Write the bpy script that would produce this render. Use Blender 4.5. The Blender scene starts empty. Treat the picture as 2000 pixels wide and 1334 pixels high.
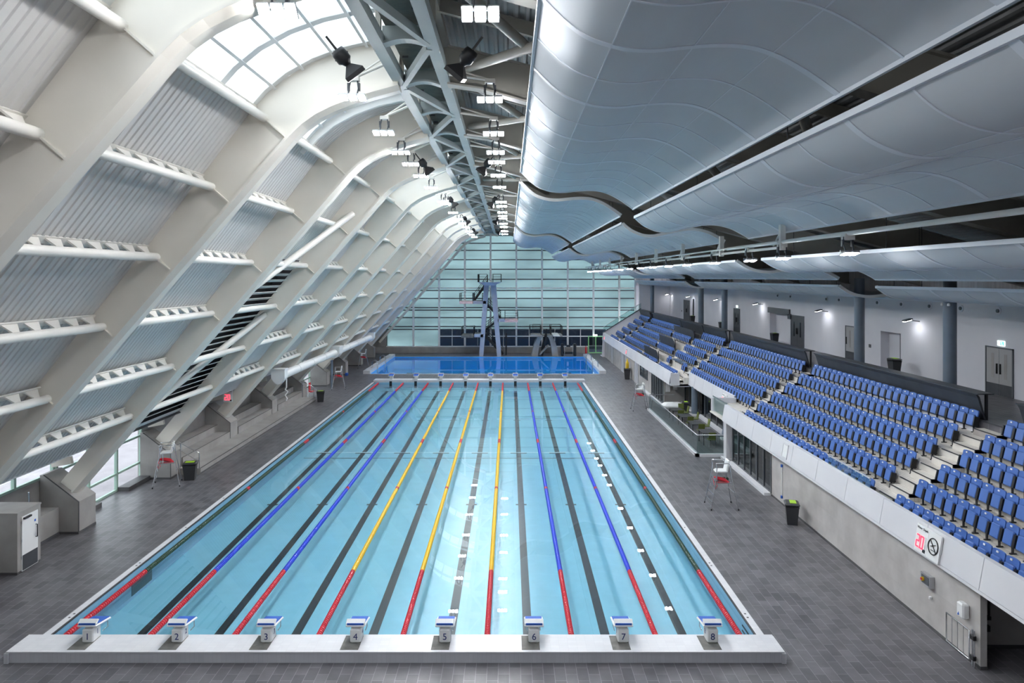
import bpy, math, random
from mathutils import Vector, Matrix
random.seed(7)
SC = bpy.context.scene
COL = SC.collection
HC = 10.55            # eye height above the deck
FPX = 1367.0          # focal length in pixels of the 2000 px wide frame

# ------------------------------------------------------------------ mesh builder
class MB:
    def __init__(s):
        s.v = []; s.f = []; s.m = []; s.sm = []
    def add(s, vs, fs, m=0, smooth=False):
        o = len(s.v); s.v += [tuple(v) for v in vs]
        for f in fs:
            s.f.append(tuple(i + o for i in f)); s.m.append(m); s.sm.append(smooth)
        return s
    def box(s, x0, x1, y0, y1, z0, z1, m=0):
        vs = [(x, y, z) for z in (z0, z1) for y in (y0, y1) for x in (x0, x1)]
        return s.add(vs, [(0,2,3,1),(4,5,7,6),(0,1,5,4),(2,6,7,3),(0,4,6,2),(1,3,7,5)], m)
    def cbox(s, c, d, rot=None, m=0, bev=0.0):
        hx, hy, hz = d[0]/2, d[1]/2, d[2]/2
        c = Vector(c)
        if bev > 0:
            vs = []; fs = []
            for sz in (-1, 1):
                for (ax, ay, az) in ((hx-bev, hy-bev, hz), (hx, hy, hz-bev)):
                    pass
            rings = [(-hz, bev), (-hz+bev, 0), (hz-bev, 0), (hz, bev)]
            for z, e in rings:
                a, b = hx-e, hy-e; q = bev
                for (px, py) in ((a-q,-b),(a,-b+q),(a,b-q),(a-q,b),(-a+q,b),(-a,b-q),(-a,-b+q),(-a+q,-b)):
                    vs.append(Vector((px, py, z)))
            for r in range(3):
                for i in range(8):
                    j = (i+1) % 8
                    fs.append((r*8+i, r*8+j, r*8+8+j, r*8+8+i))
            fs.append(tuple(range(7, -1, -1))); fs.append(tuple(range(24, 32)))
        else:
            vs = [Vector((x*hx, y*hy, z*hz)) for z in (-1,1) for y in (-1,1) for x in (-1,1)]
            fs = [(0,2,3,1),(4,5,7,6),(0,1,5,4),(2,6,7,3),(0,4,6,2),(1,3,7,5)]
        if rot is not None: vs = [rot @ v for v in vs]
        return s.add([v + c for v in vs], fs, m)
    def bar(s, p, q, w, h, up=(0,0,1), m=0):
        p = Vector(p); q = Vector(q); d = (q-p).normalized(); up = Vector(up)
        if abs(d.dot(up)) > .98: up = Vector((0,1,0))
        a = d.cross(up).normalized(); b = a.cross(d)
        vs = []
        for e in (p, q):
            for (i, j) in ((-1,-1),(1,-1),(1,1),(-1,1)):
                vs.append(e + a*(w/2*i) + b*(h/2*j))
        return s.add(vs, [(3,2,1,0),(4,5,6,7),(0,1,5,4),(1,2,6,5),(2,3,7,6),(3,0,4,7)], m)
    def tube(s, p, q, r, n=10, r2=None, m=0, cap=True):
        return s.path([p, q], [r, r if r2 is None else r2], n, m, cap)
    def path(s, pts, r, n=8, m=0, cap=True):
        pts = [Vector(p) for p in pts]
        if not isinstance(r, (list, tuple)): r = [r]*len(pts)
        vs = []; prev = None
        for i, p in enumerate(pts):
            d = (pts[min(i+1, len(pts)-1)] - pts[max(i-1, 0)])
            d = d.normalized() if d.length > 1e-9 else Vector((0,0,1))
            if prev is None:
                u = Vector((0,0,1)) if abs(d.z) < .95 else Vector((0,1,0))
                a = d.cross(u).normalized()
            else:
                a = (prev - d*prev.dot(d)); a = a.normalized() if a.length > 1e-6 else d.orthogonal().normalized()
            prev = a; b = d.cross(a)
            for k in range(n):
                t = 2*math.pi*k/n
                vs.append(p + a*(math.cos(t)*r[i]) + b*(math.sin(t)*r[i]))
        fs = []
        for i in range(len(pts)-1):
            for k in range(n):
                j = (k+1) % n
                fs.append((i*n+k, i*n+j, i*n+n+j, i*n+n+k))
        s.add(vs, fs, m, True)
        if cap:
            L = len(pts)-1
            s.add(vs[:n], [tuple(range(n-1,-1,-1))], m); s.add(vs[L*n:], [tuple(range(n))], m)
        return s
    def prism_y(s, prof, y0, y1, m=0):       # closed XZ outline, extruded along Y
        n = len(prof)
        vs = [(x, y0, z) for x, z in prof] + [(x, y1, z) for x, z in prof]
        fs = [tuple(range(n)), tuple(range(2*n-1, n-1, -1))]
        fs += [(i, i+n, (i+1) % n + n, (i+1) % n) for i in range(n)]
        return s.add(vs, fs, m)
    def prism_x(s, prof, x0, x1, m=0):       # closed YZ outline, extruded along X
        n = len(prof)
        vs = [(x0, y, z) for y, z in prof] + [(x1, y, z) for y, z in prof]
        fs = [tuple(range(n-1, -1, -1)), tuple(range(n, 2*n))]
        fs += [(i, (i+1) % n, (i+1) % n + n, i+n) for i in range(n)]
        return s.add(vs, fs, m)
    def strip_y(s, line, th, y0, y1, m=0):   # open XZ polyline thickened by th (outward = left normal), extruded along Y
        out = offset(line, th)
        n = len(line)
        for i in range(n-1):
            a, b, c, d = line[i], line[i+1], out[i+1], out[i]
            vs = [(p[0], y, p[1]) for y in (y0, y1) for p in (a, b, c, d)]
            fs = [(0,1,2,3),(7,6,5,4),(0,4,5,1),(2,6,7,3)]
            if i == 0: fs.append((0,3,7,4))
            if i == n-2: fs.append((1,5,6,2))
            s.add(vs, fs, m)
        return s
    def sheet_y(s, line, th, y0, y1, m=0):   # like strip_y, with shared vertices and smooth faces
        out = offset(line, th); n = len(line)
        for l, flip in ((line, True), (out, False)):
            vs = [(p[0], y, p[1]) for y in (y0, y1) for p in l]
            fs = [(i, i+1, n+i+1, n+i) for i in range(n-1)]
            s.add(vs, [f[::-1] for f in fs] if not flip else fs, m, True)
        for y in (y0, y1):
            vs = [(p[0], y, p[1]) for l in (line, out) for p in l]
            s.add(vs, [(i, i+1, n+i+1, n+i) for i in range(n-1)], m)
        for i in (0, n-1):
            s.add([(line[i][0], y0, line[i][1]), (out[i][0], y0, out[i][1]), (out[i][0], y1, out[i][1]), (line[i][0], y1, line[i][1])], [(0,1,2,3)], m)
        return s
    def lathe(s, prof, c=(0,0,0), n=16, m=0):   # (r, z) list
        c = Vector(c); vs = []
        for r, z in prof:
            for k in range(n):
                t = 2*math.pi*k/n
                vs.append(c + Vector((math.cos(t)*r, math.sin(t)*r, z)))
        fs = []
        for i in range(len(prof)-1):
            for k in range(n):
                j = (k+1) % n
                fs.append((i*n+k, i*n+j, i*n+n+j, i*n+n+k))
        s.add(vs, fs, m, True)
        L = len(prof)-1
        s.add(vs[:n], [tuple(range(n-1,-1,-1))], m); s.add(vs[L*n:], [tuple(range(n))], m)
        return s
    def mesh(s, name, mats):
        me = bpy.data.meshes.new(name)
        me.from_pydata(s.v, [], s.f)
        for m in (mats if isinstance(mats, (list, tuple)) else [mats]): me.materials.append(m)
        me.polygons.foreach_set('material_index', s.m)
        me.polygons.foreach_set('use_smooth', s.sm)
        me.update()
        return me
    def build(s, name, mats, parent=None, loc=None):
        o = bpy.data.objects.new(name, s.mesh(name, mats)); COL.objects.link(o)
        if parent is not None: o.parent = parent
        if loc is not None: o.location = loc
        return o

def smooth(line, k=4):
    out = []
    n = len(line)
    for i in range(n-1):
        p0, p1, p2, p3 = (Vector(line[max(0, min(n-1, i+d))]) for d in (-1, 0, 1, 2))
        for q in range(k):
            t = q/k
            v = .5*((2*p1)+(p2-p0)*t+(2*p0-5*p1+4*p2-p3)*t*t+(3*p1-p0-3*p2+p3)*t**3)
            out.append((v.x, v.y))
    out.append(tuple(line[-1])); return out
def offset(line, th):
    out = []
    n = len(line)
    for i in range(n):
        a = Vector(line[max(i-1,0)]); b = Vector(line[min(i+1,n-1)])
        d = (b-a).normalized(); nn = Vector((-d.y, d.x))
        out.append((line[i][0]+nn.x*th, line[i][1]+nn.y*th))
    return out

LABELS = {}
def tag(o, label, cat, group=None):
    o['label'] = label; o['category'] = cat
    if group: o['group'] = group
    LABELS.setdefault(label, []).append(o.name)
    return o
def struct(o):
    o['kind'] = 'structure'; return o
def empty(name, loc=(0,0,0), rz=0.0):
    o = bpy.data.objects.new(name, None); COL.objects.link(o)
    o.empty_display_size = .2
    o.location = loc; o.rotation_euler = (0,0,rz); return o
KIDS = {}
def kids(o):
    return [c for c in bpy.data.objects if c.parent == o]
def tree_of(o):
    return (o, [tree_of(c) for c in kids(o)])
def dup(tree, parent=None):
    o, ch = tree
    c = o.copy(); COL.objects.link(c)
    if parent is not None: c.parent = parent
    for k in ch: dup(k, c)
    return c
def text(body, size, m, parent, loc, rot, name='lettering', depth=.004, align='CENTER'):
    cu = bpy.data.curves.new(name, 'FONT'); cu.body = body; cu.size = size
    cu.align_x = align; cu.align_y = 'CENTER'; cu.extrude = depth
    cu.materials.append(m)
    t = bpy.data.objects.new(name, cu); COL.objects.link(t)
    me = bpy.data.meshes.new_from_object(t); bpy.data.objects.remove(t)
    o = bpy.data.objects.new(name, me); COL.objects.link(o)
    o.parent = parent; o.location = loc; o.rotation_euler = rot
    return o
ORD = ['first','second','third','fourth','fifth','sixth','seventh','eighth','ninth','tenth','eleventh','twelfth','thirteenth','fourteenth','fifteenth',
       'sixteenth','seventeenth','eighteenth','nineteenth','twentieth','twenty-first','twenty-second','twenty-third','twenty-fourth','twenty-fifth',
       'twenty-sixth','twenty-seventh','twenty-eighth','twenty-ninth','thirtieth']

# ------------------------------------------------------------------ materials
def mat(name, col, rough=.5, metal=0.0, spec=.5):
    m = bpy.data.materials.new(name); m.use_nodes = True
    b = m.node_tree.nodes['Principled BSDF']
    b.inputs['Base Color'].default_value = (*col, 1); b.inputs['Roughness'].default_value = rough
    b.inputs['Metallic'].default_value = metal
    b.inputs['Specular IOR Level'].default_value = spec
    return m
def noisy(name, c1, c2, scale=3.0, rough=.6, stretch=(1,1,1), detail=6, spec=.5, bump=0.0):
    m = mat(name, c1, rough, 0, spec); nt = m.node_tree; b = nt.nodes['Principled BSDF']
    tc = nt.nodes.new('ShaderNodeTexCoord'); mp = nt.nodes.new('ShaderNodeMapping'); mp.inputs['Scale'].default_value = stretch
    nz = nt.nodes.new('ShaderNodeTexNoise'); nz.inputs['Scale'].default_value = scale; nz.inputs['Detail'].default_value = detail
    rp = nt.nodes.new('ShaderNodeValToRGB'); rp.color_ramp.elements[0].position = .35; rp.color_ramp.elements[1].position = .65
    rp.color_ramp.elements[0].color = (*c1, 1); rp.color_ramp.elements[1].color = (*c2, 1)
    nt.links.new(tc.outputs['Object'], mp.inputs['Vector']); nt.links.new(mp.outputs[0], nz.inputs['Vector'])
    nt.links.new(nz.outputs['Fac'], rp.inputs['Fac']); nt.links.new(rp.outputs['Color'], b.inputs['Base Color'])
    if bump:
        bp = nt.nodes.new('ShaderNodeBump'); bp.inputs['Strength'].default_value = bump; bp.inputs['Distance'].default_value = .02
        nt.links.new(nz.outputs['Fac'], bp.inputs['Height']); nt.links.new(bp.outputs[0], b.inputs['Normal'])
    return m
def tiles(name, c1, c2, cm, w, h, mortar=.006, rough=.4, axis='yx', offset=.5, noise=0.0):
    m = mat(name, c1, rough); nt = m.node_tree; b = nt.nodes['Principled BSDF']
    tc = nt.nodes.new('ShaderNodeTexCoord'); sp = nt.nodes.new('ShaderNodeSeparateXYZ'); cb = nt.nodes.new('ShaderNodeCombineXYZ')
    nt.links.new(tc.outputs['Object'], sp.inputs[0])
    nt.links.new(sp.outputs[axis[0].upper()], cb.inputs[0]); nt.links.new(sp.outputs[axis[1].upper()], cb.inputs[1])
    br = nt.nodes.new('ShaderNodeTexBrick'); br.offset = offset
    br.inputs['Color1'].default_value = (*c1,1); br.inputs['Color2'].default_value = (*c2,1); br.inputs['Mortar'].default_value = (*cm,1)
    br.inputs['Scale'].default_value = 1; br.inputs['Mortar Size'].default_value = mortar
    br.inputs['Brick Width'].default_value = w; br.inputs['Row Height'].default_value = h; br.inputs['Mortar Smooth'].default_value = .2
    nt.links.new(cb.outputs[0], br.inputs['Vector'])
    if noise:
        nz = nt.nodes.new('ShaderNodeTexNoise'); nz.inputs['Scale'].default_value = 1.4; nz.inputs['Detail'].default_value = 8
        nt.links.new(tc.outputs['Object'], nz.inputs['Vector'])
        mr = nt.nodes.new('ShaderNodeMapRange'); mr.inputs[3].default_value = 1-noise; mr.inputs[4].default_value = 1+noise
        mr.inputs[1].default_value = .3; mr.inputs[2].default_value = .7
        nt.links.new(nz.outputs['Fac'], mr.inputs[0])
        mx = nt.nodes.new('ShaderNodeVectorMath'); mx.operation = 'MULTIPLY'
        nt.links.new(br.outputs['Color'], mx.inputs[0]); nt.links.new(mr.outputs[0], mx.inputs[1])
        nt.links.new(mx.outputs[0], b.inputs['Base Color'])
    else:
        nt.links.new(br.outputs['Color'], b.inputs['Base Color'])
    return m
def emit(name, col, strength):
    m = bpy.data.materials.new(name); m.use_nodes = True; nt = m.node_tree; nt.nodes.clear()
    e = nt.nodes.new('ShaderNodeEmission'); o = nt.nodes.new('ShaderNodeOutputMaterial')
    e.inputs[0].default_value = (*col, 1); e.inputs[1].default_value = strength
    nt.links.new(e.outputs[0], o.inputs[0]); return m
def two_sided_fresnel(nt, ior):
    # same reflectance from either side of a thin pane
    ge = nt.nodes.new('ShaderNodeNewGeometry'); m1 = nt.nodes.new('ShaderNodeMath'); m1.operation = 'MULTIPLY_ADD'
    m1.inputs[1].default_value = -2; m1.inputs[2].default_value = 1
    nt.links.new(ge.outputs['Backfacing'], m1.inputs[0])
    m2 = nt.nodes.new('ShaderNodeMath'); m2.operation = 'POWER'; m2.inputs[0].default_value = ior
    nt.links.new(m1.outputs[0], m2.inputs[1])
    fr = nt.nodes.new('ShaderNodeFresnel'); nt.links.new(m2.outputs[0], fr.inputs[0]); return fr
def glass(name, tint, refl=.12, rough=.02, ior=1.45):
    m = bpy.data.materials.new(name); m.use_nodes = True; nt = m.node_tree; nt.nodes.clear()
    t = nt.nodes.new('ShaderNodeBsdfTransparent'); t.inputs[0].default_value = (*tint,1)
    g = nt.nodes.new('ShaderNodeBsdfGlossy'); g.inputs['Roughness'].default_value = rough
    fr = two_sided_fresnel(nt, ior)
    mx = nt.nodes.new('ShaderNodeMixShader'); o = nt.nodes.new('ShaderNodeOutputMaterial')
    nt.links.new(fr.outputs[0], mx.inputs[0]); nt.links.new(t.outputs[0], mx.inputs[1]); nt.links.new(g.outputs[0], mx.inputs[2])
    nt.links.new(mx.outputs[0], o.inputs[0]); return m
def translucent(name, col, dcol, fac):
    m = bpy.data.materials.new(name); m.use_nodes = True; nt = m.node_tree; nt.nodes.clear()
    t = nt.nodes.new('ShaderNodeBsdfTranslucent'); d = nt.nodes.new('ShaderNodeBsdfDiffuse')
    tc = nt.nodes.new('ShaderNodeTexCoord'); nz = nt.nodes.new('ShaderNodeTexNoise'); nz.inputs['Scale'].default_value = 1.0; nz.inputs['Detail'].default_value = 4
    mp = nt.nodes.new('ShaderNodeMapping'); mp.inputs['Scale'].default_value = (.11,.5,.42)
    nt.links.new(tc.outputs['Object'], mp.inputs['Vector']); nt.links.new(mp.outputs[0], nz.inputs['Vector'])
    rp = nt.nodes.new('ShaderNodeValToRGB'); rp.color_ramp.elements[0].position = .3; rp.color_ramp.elements[1].position = .7
    rp.color_ramp.elements[0].color = (*[c*.42 for c in col],1); rp.color_ramp.elements[1].color = (*col,1)
    nt.links.new(nz.outputs['Fac'], rp.inputs[0]); nt.links.new(rp.outputs[0], t.inputs[0])
    d.inputs[0].default_value = (*dcol,1)
    mx = nt.nodes.new('ShaderNodeMixShader'); mx.inputs[0].default_value = fac
    o = nt.nodes.new('ShaderNodeOutputMaterial')
    nt.links.new(d.outputs[0], mx.inputs[1]); nt.links.new(t.outputs[0], mx.inputs[2]); nt.links.new(mx.outputs[0], o.inputs[0])
    return m

M = {}
M['steel']   = noisy('cream_painted_steel', (.80,.755,.67), (.86,.815,.735), .5, .45)
M['tube']    = noisy('white_painted_tube', (.84,.81,.75), (.88,.855,.80), 1.2, .4)
M['deckcor'] = noisy('corrugated_roof_sheet', (.62,.605,.585), (.69,.675,.655), .6, .5)
M['trussst'] = noisy('grey_green_truss_paint', (.36,.41,.405), (.41,.455,.45), .8, .5)
M['catwalk'] = noisy('dark_catwalk_boards', (.10,.105,.09), (.14,.14,.12), 4, .7)
M['roofdk']  = noisy('grey_roof_sheet', (.30,.305,.31), (.36,.365,.37), .6, .6)
M['rafter']  = noisy('olive_grey_rafter_paint', (.40,.385,.34), (.45,.43,.385), .8, .5)
M['sail']    = noisy('blue_grey_acoustic_mesh', (.66,.695,.735), (.71,.745,.785), .8, .75, (1,.3,1), spec=.15)
def perforate(m, f):     # fine open mesh: a share of the light passes straight through
    nt = m.node_tree; o = nt.nodes['Material Output']; b = nt.nodes['Principled BSDF']
    t = nt.nodes.new('ShaderNodeBsdfTransparent'); mx = nt.nodes.new('ShaderNodeMixShader'); mx.inputs[0].default_value = f
    nt.links.new(b.outputs[0], mx.inputs[1]); nt.links.new(t.outputs[0], mx.inputs[2]); nt.links.new(mx.outputs[0], o.inputs[0])
perforate(M['sail'], .08)
M['batten']  = mat('pale_blue_batten', (.72,.76,.82), .5)
M['seam']    = mat('dark_joint', (.12,.13,.15), .6)
M['floor']   = tiles('slate_floor_tiles', (.085,.081,.090), (.138,.132,.142), (.225,.22,.23), .6, .3, .008, .38, 'yx', .5, .22)
M['conc']    = noisy('concrete_render', (.30,.285,.27), (.36,.345,.33), 1.1, .7, bump=.05)
M['concw']   = tiles('concrete_look_wall_tiles', (.50,.475,.455), (.55,.525,.505), (.48,.455,.44), 1.2, .6, .003, .5, 'yz', .5, .12)
M['dark']    = mat('dark_edge_trim', (.05,.05,.055), .5)
M['skirt']   = noisy('grey_tile_skirting', (.075,.072,.075), (.10,.097,.10), 2, .5)
M['wtile']   = tiles('white_mosaic_tiles', (.70,.70,.72), (.66,.66,.685), (.60,.60,.63), .25, .125, .003, .35, 'xy', .0, .04)
M['gtile']   = tiles('pale_grey_wall_tiles', (.50,.50,.53), (.53,.53,.56), (.44,.44,.47), .125, .25, .003, .35, 'xz', .0, .05)
M['mat']     = noisy('dark_grip_tile', (.12,.115,.105), (.19,.185,.17), 4, .7)
M['pool']    = tiles('aqua_pool_tiles', (.205,.475,.60), (.215,.485,.61), (.20,.465,.59), .25, .25, .003, .3, 'xy', 0, .04)
M['pside']   = tiles('pool_side_tiles', (.22,.41,.56), (.25,.44,.585), (.18,.35,.49), .5, .25, .004, .3, 'yz', 0, .04)
M['divebot'] = noisy('deep_blue_pool_tiles', (.01,.42,.96), (.02,.48,1.0), .3, .3)
M['black']   = mat('black_lane_tiles', (.008,.010,.014), .4)
M['poolline']= mat('pale_joint_line', (.62,.80,.85), .4)
M['white']   = mat('white_plastic', (.86,.86,.85), .35)
M['wall']    = noisy('white_emulsion', (.66,.655,.70), (.70,.695,.735), .6, .7)
M['upwall']  = noisy('grey_ribbed_cladding', (.50,.48,.50), (.62,.60,.62), 6, .8, (1,1,.02))
M['fascia']  = noisy('white_parapet_panel', (.66,.655,.68), (.70,.695,.715), .5, .5)
M['tread']   = tiles('cream_timber_tread', (.72,.68,.615), (.67,.63,.57), (.36,.33,.30), 2.4, .125, .006, .6, 'yx', .37, .10)
M['riser']   = mat('grey_cream_riser', (.36,.335,.305), .7)
M['blueseat']= noisy('blue_seat_plastic', (.075,.165,.47), (.085,.18,.50), 2, .4)
M['blackpl'] = mat('black_plastic', (.012,.012,.014), .45)
M['barrier'] = noisy('slate_barrier_panel', (.035,.04,.048), (.05,.055,.065), 1.5, .4)
M['column']  = noisy('slate_blue_column_paint', (.13,.165,.215), (.15,.185,.235), 1.5, .35)
M['alu']     = mat('brushed_metal', (.55,.56,.58), .3, .9)
M['steelbr'] = mat('stainless_tube', (.62,.63,.65), .22, .9)
M['greenfr'] = mat('pale_green_frame', (.36,.50,.42), .45)
M['limefr']  = mat('bright_green_frame', (.30,.68,.30), .45)
M['mull']    = mat('white_mullion', (.82,.83,.82), .45)
M['mulldk']  = mat('grey_mullion', (.10,.11,.125), .45)
M['panel']   = translucent('teal_translucent_panel', (.40,.60,.60), (.25,.36,.365), .42)
M['wglass']  = glass('clear_window_glass', (.92,.95,.95))
M['dglass']  = glass('dark_blue_window_glass', (.38,.43,.50))
M['bglass']  = glass('balustrade_glass', (.80,.88,.87))
M['smoke']   = glass('grey_glazing', (.50,.55,.56))
M['recess']  = mat('dark_recess_tile', (.07,.12,.14), .5)
M['red']     = mat('red_plastic', (.62,.012,.028), .35)
M['redf']    = mat('red_float', (.55,.006,.022), .3)
M['bluef']   = mat('blue_float', (.01,.045,.62), .3)
M['yelf']    = mat('yellow_float', (.85,.52,.012), .3)
M['greenf']  = mat('dark_green_float', (.012,.045,.02), .4)
M['bluepl']  = noisy('blue_grip_plate', (.02,.10,.46), (.03,.12,.52), 5, .6)
M['numblue'] = mat('navy_numeral', (.012,.03,.16), .5)
M['bin']     = mat('charcoal_bin_plastic', (.035,.037,.04), .45)
M['lime']    = mat('lime_plastic', (.36,.62,.02), .4)
M['yellow']  = mat('yellow_plastic', (.75,.50,.02), .4)
M['olive']   = mat('olive_green_chair', (.12,.145,.03), .5)
M['tower']   = noisy('pale_blue_grey_concrete', (.42,.45,.55), (.48,.51,.60), 1.2, .6)
M['plat']    = noisy('pink_red_platform_edge', (.62,.42,.42), (.70,.52,.52), 3, .6)
M['ground']  = noisy('outside_paving', (.34,.305,.315), (.42,.38,.39), .8, .9)
M['outblue'] = mat('outside_dark_hoarding', (.11,.125,.16), .8)
M['lens']    = emit('floodlight_lens', (.96,.975,1.0), 420)
M['lens2']   = emit('gantry_light_lens', (.93,.965,1.0), 300)
M['spot']    = emit('wall_spot_lens', (.95,.97,1.0), 42)
M['digit']   = emit('red_led_digits', (1.0,.03,.06), 3.5)
M['exit']    = emit('exit_sign_green', (.10,.75,.42), 2.0)
M['exitw']   = emit('exit_sign_white', (.85,1,.95), 2.2)

def water(name, tint):
    m = bpy.data.materials.new(name); m.use_nodes = True; nt = m.node_tree; nt.nodes.clear()
    t = nt.nodes.new('ShaderNodeBsdfTransparent'); t.inputs[0].default_value = (*tint,1)
    g = nt.nodes.new('ShaderNodeBsdfGlossy'); g.inputs['Roughness'].default_value = 0.0
    fr = two_sided_fresnel(nt, 1.33)
    tc = nt.nodes.new('ShaderNodeTexCoord'); nz = nt.nodes.new('ShaderNodeTexNoise'); nz.inputs['Scale'].default_value = .5; nz.inputs['Detail'].default_value = 1
    bp = nt.nodes.new('ShaderNodeBump'); bp.inputs['Strength'].default_value = .003; bp.inputs['Distance'].default_value = .05
    nt.links.new(tc.outputs['Object'], nz.inputs['Vector']); nt.links.new(nz.outputs['Fac'], bp.inputs['Height'])
    nt.links.new(bp.outputs[0], g.inputs['Normal'])
    mx = nt.nodes.new('ShaderNodeMixShader'); o = nt.nodes.new('ShaderNodeOutputMaterial')
    nt.links.new(fr.outputs[0], mx.inputs[0]); nt.links.new(t.outputs[0], mx.inputs[1]); nt.links.new(g.outputs[0], mx.inputs[2])
    nt.links.new(mx.outputs[0], o.inputs[0]); return m
M['water'] = water('still_pool_water', (.93,.985,1.0))
M['dwater'] = water('deep_pool_water', (.88,.97,1.0))

# ------------------------------------------------------------------ camera, world, view
cam = bpy.data.cameras.new('camera'); co = bpy.data.objects.new('camera', cam); COL.objects.link(co)
cam.sensor_width = 36; cam.lens = FPX/2000*36; cam.shift_x = .0025; cam.shift_y = -.06275
cam.clip_end = 400; co.location = (0,0,HC); co.rotation_euler = (math.pi/2,0,0)
SC.camera = co
W = bpy.data.worlds.new('sky'); SC.world = W; W.use_nodes = True; nt = W.node_tree
bg = nt.nodes['Background']; tc = nt.nodes.new('ShaderNodeTexCoord'); sp = nt.nodes.new('ShaderNodeSeparateXYZ')
rp = nt.nodes.new('ShaderNodeValToRGB')
rp.color_ramp.elements[0].position = .0; rp.color_ramp.elements[0].color = (.86,.87,.90,1)
rp.color_ramp.elements[1].position = .6; rp.color_ramp.elements[1].color = (.84,.90,1,1)
nt.links.new(tc.outputs['Generated'], sp.inputs[0]); nt.links.new(sp.outputs['Z'], rp.inputs[0]); nt.links.new(rp.outputs[0], bg.inputs[0])
bg.inputs[1].default_value = 3.3
SC.cycles.max_bounces = 8; SC.cycles.diffuse_bounces = 4; SC.cycles.glossy_bounces = 3; SC.cycles.transparent_max_bounces = 12
SC.view_settings.view_transform = 'Standard'; SC.view_settings.look = 'None'
SC.view_settings.exposure = 0.18; SC.view_settings.gamma = 1.0; SC.view_settings.use_curve_mapping = False
# ================================================================== SETTING: floor, pools
PX0, PX1, PY0, PY1 = -13.5, 7.25, 20.05, 70.2       # main pool
DX0, DX1, DY0, DY1 = -15.2, 9.8, 76.4, 92.8         # diving pool
WZ = -.12
YB = -8.0; YE = 98.0                                # rear wall, far wall
fl = MB()
def flr(x0,x1,y0,y1): fl.add([(x0,y0,0),(x1,y0,0),(x1,y1,0),(x0,y1,0)],[(0,1,2,3)])
flr(-19.5,17,YB,PY0); flr(-19.5,PX0,PY0,PY1); flr(PX1,17,PY0,PY1)
flr(-19.5,17,PY1,DY0); flr(-19.5,DX0,DY0,DY1); flr(DX1,17,DY0,DY1); flr(-19.5,17,DY1,YE)
struct(fl.build('floor', M['floor']))

def basin(name, x0,x1,y0,y1,zn,zf,sidem,botm):
    b = MB()
    b.add([(x0,y0,zn),(x1,y0,zn),(x1,y1,zf),(x0,y1,zf)],[(0,1,2,3)],0)
    b.add([(x0,y0,0),(x0,y1,0),(x0,y1,zf),(x0,y0,zn)],[(0,1,2,3)],1)
    b.add([(x1,y0,0),(x1,y1,0),(x1,y1,zf),(x1,y0,zn)],[(3,2,1,0)],1)
    b.add([(x0,y0,0),(x1,y0,0),(x1,y0,zn),(x0,y0,zn)],[(3,2,1,0)],1)
    b.add([(x0,y1,0),(x1,y1,0),(x1,y1,zf),(x0,y1,zf)],[(0,1,2,3)],1)
    return struct(b.build(name,[botm,sidem]))
ZN, ZF = WZ-.92, WZ-.43
pb = basin('swimming_pool_basin',PX0,PX1,PY0,PY1,ZN,ZF,M['pside'],M['pool'])
def zbot(y): return ZN+(ZF-ZN)*(y-PY0)/(PY1-PY0)
w = MB(); w.add([(PX0,PY0,WZ),(PX1,PY0,WZ),(PX1,PY1,WZ),(PX0,PY1,WZ)],[(0,1,2,3)])
ws = struct(w.build('pool_water',M['water']))
db = basin('diving_pool_basin',DX0,DX1,DY0,DY1,-1.6,-1.6,M['divebot'],M['divebot'])
w = MB(); w.add([(DX0,DY0,-.07),(DX1,DY0,-.07),(DX1,DY1,-.07),(DX0,DY1,-.07)],[(0,1,2,3)])
struct(w.build('diving_pool_water',M['dwater']))
# bottom markings
ROPEX = [-13.16+2.5*i for i in range(9)]
LANEX = [x+1.25 for x in ROPEX[:8]]
def botq(mb,x0,x1,y0,y1,e=.006):
    mb.add([(x0,y0,zbot(y0)+e),(x1,y0,zbot(y0)+e),(x1,y1,zbot(y1)+e),(x0,y1,zbot(y1)+e)],[(0,1,2,3)])
for i,x in enumerate(LANEX):
    l = MB(); botq(l,x-.15,x+.15,PY0+.8,PY1-1.9)
    botq(l,x-.55,x+.55,PY1-2.0,PY1-1.85,.008)
    for y,wd in ((35.2,.27),(45.1,.52),(55.0,.27)): botq(l,x-wd,x+wd,y-.09,y+.09,.009)
    struct(l.build('lane_line_marking',M['black'],pb))
for y,m in ((43.9,'seam'),(45.25,'poolline')):
    l = MB(); botq(l,PX0+.6,PX1-.6,y-.06,y+.06,.012); struct(l.build('floor_joint_marking',M[m],pb))
for x in LANEX:      # black target pads on the far end wall of the pool
    l = MB(); l.box(x-.13,x+.13,PY1-.03,PY1-.004,ZF,.12); struct(l.build('lane_target_marking',M['black'],pb))
for i in range(4):   # black lines across the diving pool
    y = DY0+2.6+3.2*i
    l = MB(); l.box(-12.5,7.3,y-.12,y+.12,-1.6,-1.58); l.box(-13,-12.3,y-.3,y+.3,-1.6,-1.57); l.box(7.1,7.8,y-.3,y+.3,-1.6,-1.57)
    struct(l.build('lane_line_marking',M['black'],db))
# side window and ladder recesses in the pool sides
for (y0,y1) in ((25.0,26.4),):
    l = MB(); l.box(PX0,PX0+.02,y0,y1,-.85,-.25); struct(l.build('underwater_window',M['recess'],pb))
for sx in (PX0+.01,PX1-.03):
    for k in range(4):
        l = MB(); l.box(sx,sx+.02,21.0,21.75,-.28-.16*k,-.24-.16*k); struct(l.build('ladder_recess',M['black'],pb))
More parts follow.
